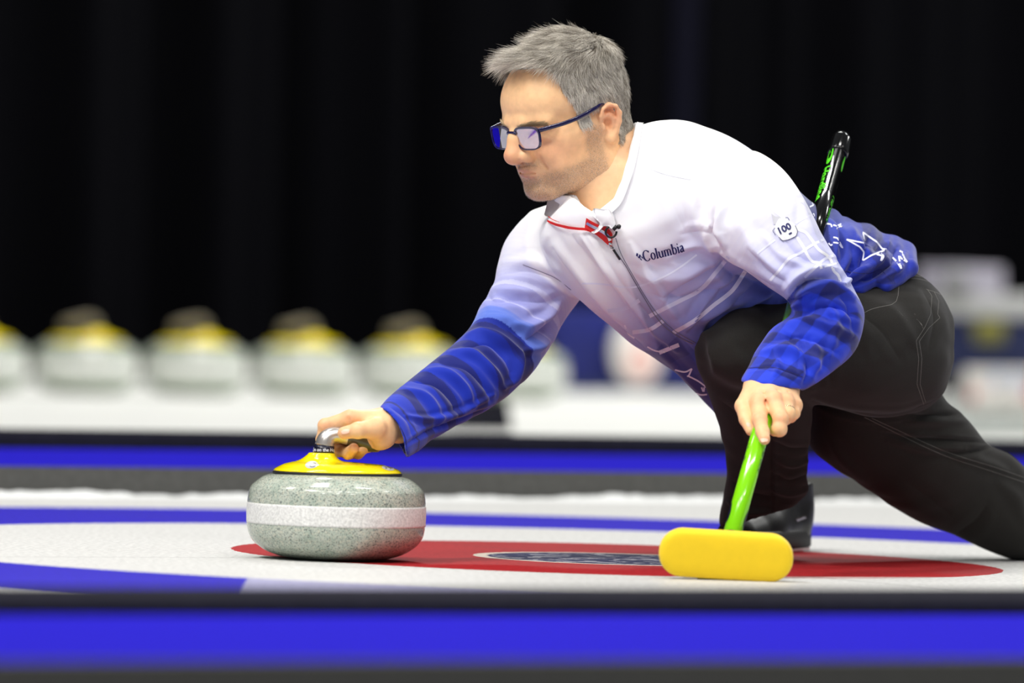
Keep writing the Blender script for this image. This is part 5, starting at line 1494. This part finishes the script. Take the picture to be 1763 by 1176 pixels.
# wordmark: serif letters drawn stroke by stroke along a gently curved baseline
def wordmark(B0, B1, sag, h, glyphs, m, name):
    B0, B1 = np.array(B0, float), np.array(B1, float); L = np.linalg.norm(B1 - B0); e = (B1 - B0) / L; nrm = np.array((e[1], -e[0]))
    tot = sum(g[0] for g in glyphs); x = 0; geo = []
    sx = L / tot
    for wd, strokes in glyphs:
        for st in strokes:
            pts = []
            for q in st:
                u = (x + q[0]) * sx; v = q[1] * h; t = u / L
                p = B0 + e * u + nrm * (v + sag * 4 * t * (1 - t)); pts.append((p[0], p[1], q[2] * h))
            geo.append(ribbon_geo(BJ, pts, 1, 0.0005, 0.9, len(pts) > 2))
        x += wd
    V, F = merge(*geo)
    for o in split_objs(name, V, F, m): wear(o, jacket)
k_, t_ = 0.25, 0.11
def arc(cx, cy, rx, ry, a0, a1, n, thick=k_, thin=t_):
    out = []
    for i in range(n):
        a = math.radians(a0 + (a1 - a0) * i / (n - 1)); out.append((cx + rx * math.cos(a), cy + ry * math.sin(a), thin + (thick - thin) * abs(math.cos(a)) ** 1.4))
    return out
def stem(x, y0, y1): return [(x, y0, k_), (x, y1, k_)]
def ser(x, y, w=0.24): return [(x - w, y, t_), (x + w, y, t_)]
G = {
 'C': (1.55, [arc(0.80, 0.76, 0.64, 0.80, 38, 322, 22, 0.27), [(1.32, 1.15, .10), (1.34, 1.45, .16)]]),
 'o': (1.02, [arc(0.48, 0.50, 0.36, 0.50, 0, 360, 20)]),
 'l': (0.52, [stem(0.26, 0.02, 1.60), ser(0.26, 0.05, .22), [(0.05, 1.52, t_), (0.26, 1.56, t_)]]),
 'u': (1.12, [[(0.22, 0.98, k_), (0.22, 0.35, k_), (0.36, 0.08, .20), (0.60, 0.06, t_), (0.80, 0.25, t_)], stem(0.84, 0.02, 1.0), [(0.03, 0.96, t_), (0.22, 0.98, t_)], [(0.84, 0.06, t_), (1.04, 0.06, t_)]]),
 'm': (1.62, [stem(0.22, 0.02, 1.0), stem(0.78, 0.02, 0.75), stem(1.34, 0.02, 0.75), arc(0.50, 0.72, 0.28, 0.26, 180, 0, 9, .2), arc(1.06, 0.72, 0.28, 0.26, 180, 0, 9, .2), ser(0.22, 0.05, .2), ser(0.78, 0.05, .2), ser(1.34, 0.05, .2)]),
 'b': (1.08, [stem(0.24, 0.02, 1.60), arc(0.54, 0.50, 0.36, 0.48, 150, -150, 16), [(0.04, 1.54, t_), (0.24, 1.56, t_)]]),
 'i': (0.52, [stem(0.26, 0.02, 0.98), ser(0.26, 0.05, .2), [(0.05, 0.94, t_), (0.26, 0.97, t_)], [(0.17, 1.36, .26), (0.35, 1.36, .26)]]),
 'a': (1.02, [[(0.16, 0.80, .2), (0.36, 0.98, t_), (0.60, 0.90, .22), (0.66, 0.60, k_), (0.66, 0.15, k_), (0.86, 0.06, t_)], [(0.64, 0.60, t_), (0.32, 0.48, .2), (0.16, 0.24, .28), (0.34, 0.05, .2), (0.62, 0.20, t_)]]),
}
wordmark((1108.5, 450), (1180, 432.5), -0.8, 11.4, [G[c] for c in 'Columbia'], M_navyink, 'letter')
def quad(c, a, b): return [(c[0] - a[0] - b[0], c[1] - a[1] - b[1]), (c[0] + a[0] - b[0], c[1] + a[1] - b[1]), (c[0] + a[0] + b[0], c[1] + a[1] + b[1]), (c[0] - a[0] + b[0], c[1] - a[1] + b[1])]
for cx_, cy_ in ((1096.8, 438.6), (1101.2, 441.0), (1105.2, 443.2), (1099.4, 443.0), (1103.2, 446.4)):
    patch('logo_diamond', BJ, quad((cx_, cy_), (1.5, 1.0), (-0.6, 2.4) if cy_ < 443 else (0.6, 1.6)), M_navyink, jacket, off=0.0012, step=1.5)

# sleeve badge
patch('badge', BJ, c5([(258, 290), (300, 215), (370, 205), (400, 235), (470, 290), (487, 350), (470, 400), (400, 425), (330, 440), (300, 400), (262, 350)]), M_whitecloth, jacket, off=0.0012, step=3)
ribbons('badge_outline', BJ, [c5([(300, 402), (335, 440), (400, 428), (470, 395), (487, 345), (462, 288)]), c5([(262, 310), (238, 340), (268, 380)]), c5([(365, 208), (392, 206), (402, 236)])], 1.0, M_navyink, jacket, off=0.0018, sm=False)
M_greyprint = mat('grey print', srgb(206, 206, 214), rough=0.7)
patch('badge_crest', BJ, c5([(225, 165), (262, 195), (300, 190), (330, 222), (280, 262), (248, 280)]), M_greyprint, jacket, off=0.0011, step=3)
def surf_text(txt, p0, p1, h, tree, parent, m, name, bold=0.0, off=0.002):
    V, F = text_geom(txt, 1.0, bold=bold); p0, p1 = np.array(p0, float), np.array(p1, float)
    e = p1 - p0; L = np.linalg.norm(e); e /= L; nr = np.array((e[1], -e[0])); V = V - [V[:, 0].min(), V[:, 1].min(), 0]
    s1, s2 = L / V[:, 0].max(), h / V[:, 1].max()
    W3 = [hit(tree, *(p0 + e * v[0] * s1 + nr * v[1] * s2), off) for v in V]
    for o in split_objs(name, W3, F, m, None, False): wear(o, parent)
surf_text('100', c5([(318, 375)])[0], c5([(432, 318)])[0], 12.5, BJ, jacket, M_navyink, 'badge_number', bold=0.035)
patch('badge_mark', BJ, c5([(395, 368), (425, 350), (432, 366), (405, 384)]), M_navyink, jacket, off=0.0018, step=2)

# trouser stitching
ribbons('stitching', BP, [ct(p) for p in ([(745, 148), (742, 180), (736, 200), (720, 212)], [(845, 160), (860, 182), (856, 245), (835, 292), (805, 338), (814, 400), (808, 490), (832, 560)],
  [(868, 168), (884, 200), (880, 245), (888, 258), (850, 292), (816, 340), (825, 400), (819, 490), (838, 552)])], 0.65, M_stitch, trousers, off=0.0005, sm=False, step=2)
ribbons('stitching', BP, [ct(p) for p in ([(745, 118), (810, 112), (870, 130), (905, 160)], [(745, 126), (808, 122), (862, 138), (895, 165)], [(840, 158), (895, 180), (925, 225), (940, 262)], [(625, 605), (740, 662), (830, 706), (930, 748), (1060, 790), (1182, 832)],
  [(650, 608), (750, 654), (840, 696), (940, 736), (1070, 776), (1182, 815)], [(600, 255), (650, 228), (720, 212)])], 0.65, M_stitch, trousers, off=0.0005)

# ---- marks on the stone's handle and on the shoe
bpy.context.view_layer.update()
capo = [c for c in shandle.children if c.name.startswith('cap')][0]
BC = surface_of(capo)
patch_ = patch
def on_stone(o, par):
    o.parent = par; o.matrix_parent_inverse = par.matrix_world.inverted(); return o
def spatch(name, tree, poly, m, par, off, step=1.5):
    o = patch(name, tree, poly, m, None, off=off, step=step, sm=True); o.parent = None
    o.matrix_parent_inverse.identity(); on_stone(o, par); return o
def ellp(cx, cy, rx, ry, tilt=0, n=14):
    t = math.radians(tilt); return [(cx + rx * math.cos(a) * math.cos(t) - ry * math.sin(a) * math.sin(t), cy + rx * math.cos(a) * math.sin(t) + ry * math.sin(a) * math.cos(t)) for a in np.linspace(0, 2 * math.pi, n, endpoint=False)]
spatch('round_sticker', BC, ellp(536.5, 800.5, 11, 6.2, -8), M_sticker, capo, 0.0006)
def sline(name, tree, pl, w, m, par, off):
    V, F = ribbon_geo(tree, pl, w, off, 1.0, True)
    oo = split_objs(name, V, F, m)
    for o in oo[1:]: bpy.data.objects.remove(o)
    for o in oo[:1]: on_stone(o, par)
sline('sticker_mark', BC, [(539, 797), (543, 798), (543, 800)], 1.0, M_ink, capo, 0.0010)
sline('sticker_mark', BC, [(533.5, 803), (537, 804.5), (541, 803.5), (543, 801.5)], 1.0, M_ink, capo, 0.0010)
spatch('oval_sticker', BC, ellp(668, 806.3, 11, 3.6, 12), M_sticker, capo, 0.0006)
sline('sticker_mark', BC, [(662, 804), (666, 806.5), (663, 807.5)], 0.9, M_ink, capo, 0.0010)
sline('sticker_mark', BC, [(668, 805), (673, 807), (671, 809)], 0.9, M_ink, capo, 0.0010)
# words running round the navy band
V, F = text_geom('Eye on the Hog', 0.0074, bold=0.0001)
V = V - [V[:, 0].mean(), 0.0030, 0]
W3 = []
az0 = -math.pi / 2 - SROT + 0.18
for v in V:
    z = CZ + 0.0055 + v[1] + 0.0; tt_ = (z - CZ + 0.001) / 0.0125; r_ = 0.0172 + (0.0154 - 0.0172) * tt_ + 0.0003; cx_ = -0.0228 + 0.001 * tt_
    a = az0 + v[0] / r_; W3.append((cx_ + r_ * math.cos(a), r_ * math.sin(a), z))
for o in split_objs('lettering', W3, F, M_pale, None, False): o.parent = sband
# maker's tab on the heel of the shoe
so = [c for c in shoe1.children if c.name.startswith('upper')][0]
BS = surface_of(so)
o = patch('name_tab', BS, [(1370, 893), (1387, 887), (1388, 893), (1372, 899)], M_greydull_tab, None, off=0.0010, step=2); o.parent = shoe1
def shoe_text(txt, p0, p1, h):
    V, F = text_geom(txt, 1.0, bold=0.02); p0, p1 = np.array(p0, float), np.array(p1, float); e = p1 - p0; L = np.linalg.norm(e); e /= L; nr = np.array((e[1], -e[0])); V = V - [V[:, 0].min(), V[:, 1].min(), 0]
    s1, s2 = L / V[:, 0].max(), h / V[:, 1].max()
    for o in split_objs('lettering', [hit(BS, *(p0 + e * v[0] * s1 + nr * v[1] * s2), 0.0016) for v in V], F, M_pale, None, False): wear(o, shoe1)
shoe_text('BalancePlus', (1372, 898), (1387, 892.5), 3.6)
# ------------------------------------------------------------------ things beyond the far sheet, out of focus
M_boardblue = mat('royal blue board', srgb(8, 22, 104), rough=0.6, noise=0.25, nscale=6)
M_boardnavy = mat('navy skirt cloth', srgb(30, 38, 78), rough=0.8)
M_tablewhite = mat('white laminate', srgb(178, 178, 178), rough=0.5)
M_boxgrey = mat('pale lilac plastic', srgb(168, 164, 178), rough=0.5)
M_greydull = mat('dull grey plastic', srgb(120, 120, 122), rough=0.6)
M_olive = mat('olive cloth', srgb(120, 116, 48), rough=0.8)
M_pinkw = mat('pink emblem', srgb(226, 188, 180), rough=0.6)
M_whiteem = mat('white emblem', srgb(226, 222, 216), rough=0.6)
M_peach = mat('peach print', srgb(226, 184, 138), rough=0.6)
M_reds = mat('red print', srgb(206, 96, 92), rough=0.6)
M_palebl = mat('pale blue print', srgb(196, 206, 226), rough=0.6)
def far_box(name, px0, px1, py0, py1, base_y, depth, m, parent=None, dz=0.0, bev=0.008, front=0.0):
    """upright box seen between two pixel columns, base on the ground line base_y, turned parallel to the sheets"""
    g0 = PG((px0 + px1) / 2, base_y); c = g0.copy(); Y = g0[1]
    x0, x1 = P(px0, 600, Y)[0], P(px1, 600, Y)[0]
    z1, z0 = P((px0 + px1) / 2, py0, Y)[2], P((px0 + px1) / 2, py1, Y)[2]
    w = (x1 - x0) / math.cos(ANG) * 0.97
    bm = boxmesh(-w / 2, w / 2, front, front + depth, max(z0, 0.0), z1, bev)
    o = bm_obj(name, bm, m, None, True)
    o.matrix_world = Matrix.Translation(Vector(((x0 + x1) / 2, Y, 0))) @ Matrix.Rotation(ANG, 4, 'Z')
    bpy.context.view_layer.update()
    if parent is not None:
        o.parent = parent; o.matrix_parent_inverse = parent.matrix_world.inverted()
    return o
def disc(name, px, py, rx, ry, base_y, m, parent=None, front=-0.004, thick=0.02):
    Y = PG(px, base_y)[1]; c = P(px, py, Y); s = 1 / (FPX / (Y - CAM[1]))
    V, F = [], []
    n = 48
    for d, g in ((0, 1.0), (-thick * 0.7, 1.0), (-thick, 0.92)):
        for k in range(n):
            a = 2 * math.pi * k / n; V.append((rx * s * g * math.cos(a) / math.cos(ANG), front + d, ry * s * g * math.sin(a)))
    for i in range(2):
        for k in range(n): F.append((i * n + k, i * n + (k + 1) % n, (i + 1) * n + (k + 1) % n, (i + 1) * n + k))
    F.append(tuple(range(n))[::-1]); F.append(tuple(2 * n + k for k in range(n)))
    o = mesh_obj(name, V, F, m); o.matrix_world = Matrix.Translation(Vector(c)) @ Matrix.Rotation(ANG, 4, 'Z')
    bpy.context.view_layer.update()
    if parent is not None:
        o.parent = parent; o.matrix_parent_inverse = parent.matrix_world.inverted()
    return o
def far_root(name, px, base_y, label, cat, group=None):
    o = empty(name, tuple(PG(px, base_y))); tag(o, label, cat, group); bpy.context.view_layer.update(); return o
# blue board with a round white emblem, seen under the player's chest
rt_ = far_root('sponsor_board', 1090, 676, 'blurred royal blue board with a round white and pink emblem, seen below the outstretched arm', 'board')
far_box('panel', 948, 1262, 532, 674, 676, 0.05, M_boardblue, rt_)
far_box('foot_rail', 948, 1262, 660, 676, 676, 0.12, M_boardnavy, rt_, front=-0.03, bev=0.004)
disc('emblem_disc', 1094, 604, 44, 60, 676, M_whiteem, rt_)
disc('emblem_centre', 1094, 622, 24, 30, 676, M_pinkw, rt_, front=-0.025, thick=0.008)
o = far_box('white_bin', 1142, 1205, 590, 652, 672, 0.10, M_tablewhite, front=-0.22); tag(o, 'low pale bin in front of the blue board, just left of the bent knee', 'bin')
# dark wedge on the far ice
g0 = PG(845, 744); s = 1 / (FPX / (g0[1] - CAM[1]))
prof_ = [(-62, 0), (-40, 8), (-5, 30), (18, 52), (34, 50), (44, 0)]
V, F = [], []
for d in (0.0, 0.30):
    for x, z in prof_: V.append((x * s, d, z * s))
n = len(prof_)
for k in range(n): F.append((k, (k + 1) % n, n + (k + 1) % n, n + k))
F.append(tuple(range(n))[::-1]); F.append(tuple(n + k for k in range(n)))
o = mesh_obj('rubber_hack', V, F, M_kerb, smooth=False); o.matrix_world = Matrix.Translation(Vector((g0[0], g0[1] + 0.10, 0.0))) @ Matrix.Rotation(ANG, 4, 'Z')
tag(o, 'dark rubber wedge lying on the white ice beyond the far kerb, below the blue sleeve', 'foot wedge')
# scoring table and clutter at the right edge
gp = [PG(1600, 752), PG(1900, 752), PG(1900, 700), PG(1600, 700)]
M_floorshade = mat('shaded floor grey', srgb(146, 150, 146), rough=0.8, noise=0.08, nscale=12)  # shadowed grey of the floor, put into the colour of a thin slab
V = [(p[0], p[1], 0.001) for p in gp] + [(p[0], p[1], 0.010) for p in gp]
o = mesh_obj('shaded_floor_slab', V, [(0, 3, 2, 1), (4, 5, 6, 7), (0, 1, 5, 4), (1, 2, 6, 5), (2, 3, 7, 6), (3, 0, 4, 7)], M_floorshade, smooth=False)
tag(o, 'grey slab coloured as the shadowed floor below the cluttered table at the right edge', 'mat')
tb = far_root('side_table', 1740, 700, 'blurred white-topped table with a navy skirt at the right edge behind the hips', 'table')
far_box('tabletop', 1636, 1900, 512, 548, 700, 0.40, M_tablewhite, tb, front=-0.02)
far_box('skirt', 1646, 1890, 548, 640, 700, 0.36, M_boardnavy, tb)
far_box('leg', 1652, 1662, 640, 700, 700, 0.02, M_greydull, tb, bev=0.002); far_box('leg', 1874, 1884, 640, 700, 700, 0.02, M_greydull, tb, bev=0.002)
o = far_box('storage_box', 1668, 1746, 462, 511, 700, 0.22, M_boxgrey, front=0.05); tag(o, 'pale lilac box standing on the white-topped table', 'box')
V, F = lathe([(0.001, 0.0), (0.030, 0.0), (0.040, 0.012), (0.042, 0.035), (0.036, 0.058), (0.020, 0.075), (0.001, 0.080)], 32, cap=False)
Yt = PG(1644, 700)[1]; pt = P(1644, 512, Yt + 0.10)
o = mesh_obj('grey_jug', V, F, M_greydull); o.location = tuple(pt); tag(o, 'rounded dull grey jug at the left end of the white-topped table', 'jug')
o = far_box('olive_bag', 1660, 1706, 552, 590, 700, 0.05, M_olive, front=-0.08, bev=0.015); tag(o, 'olive bag hanging on the navy skirt of the side table', 'bag')
bn = far_root('printed_banner', 1740, 704, 'blurred low banner with white, peach, red and pale blue prints under the side table', 'banner')
far_box('panel', 1606, 1890, 634, 700, 704, 0.03, M_whiteem, bn, front=-0.16, bev=0.003)
for (a, b_, c_, d_, mm) in ((1722, 1763, 622, 660, M_peach), (1688, 1716, 640, 668, M_palebl), (1650, 1672, 636, 662, M_palebl), (1700, 1740, 666, 684, M_reds), (1612, 1650, 668, 690, M_reds), (1676, 1696, 672, 690, M_peach), (1770, 1800, 640, 680, M_palebl)):
    far_box('print', a, b_, c_, d_, 704, 0.006, mm, bn, front=-0.166, bev=0.001)
for px_, lab in ((1696, 'white cup on the grey slab, left one of the two blurred bright cups'), (1743, 'white cup on the grey slab, right one of the two blurred bright cups')):
    Yc_ = PG(px_, 722)[1]
    V, F = lathe([(0.022, 0.0), (0.030, 0.062), (0.027, 0.062), (0.020, 0.004)], 32, cap=False); F.append(tuple(range(32))[::-1])
    o = mesh_obj('paper_cup', V, F, M_whiteem); o.location = (PG(px_, 722)[0], Yc_, 0.010); tag(o, lab, 'cup', 'cups on the mat by the side table')

bV = np.vstack([b[0] for b in BODY]); off = 0; qs = []
for b in BODY: qs.append(np.asarray(b[1]) + off); off += len(b[0])
body = fast_mesh('body', bV, np.vstack(qs), M_skin); wear(body)
set_col(body.data, 'skin', np.vstack([b[2] for b in BODY]))
bw = np.concatenate([b[3] for b in BODY]); set_col(body.data, 'beard', np.stack([bw] * 3, -1))
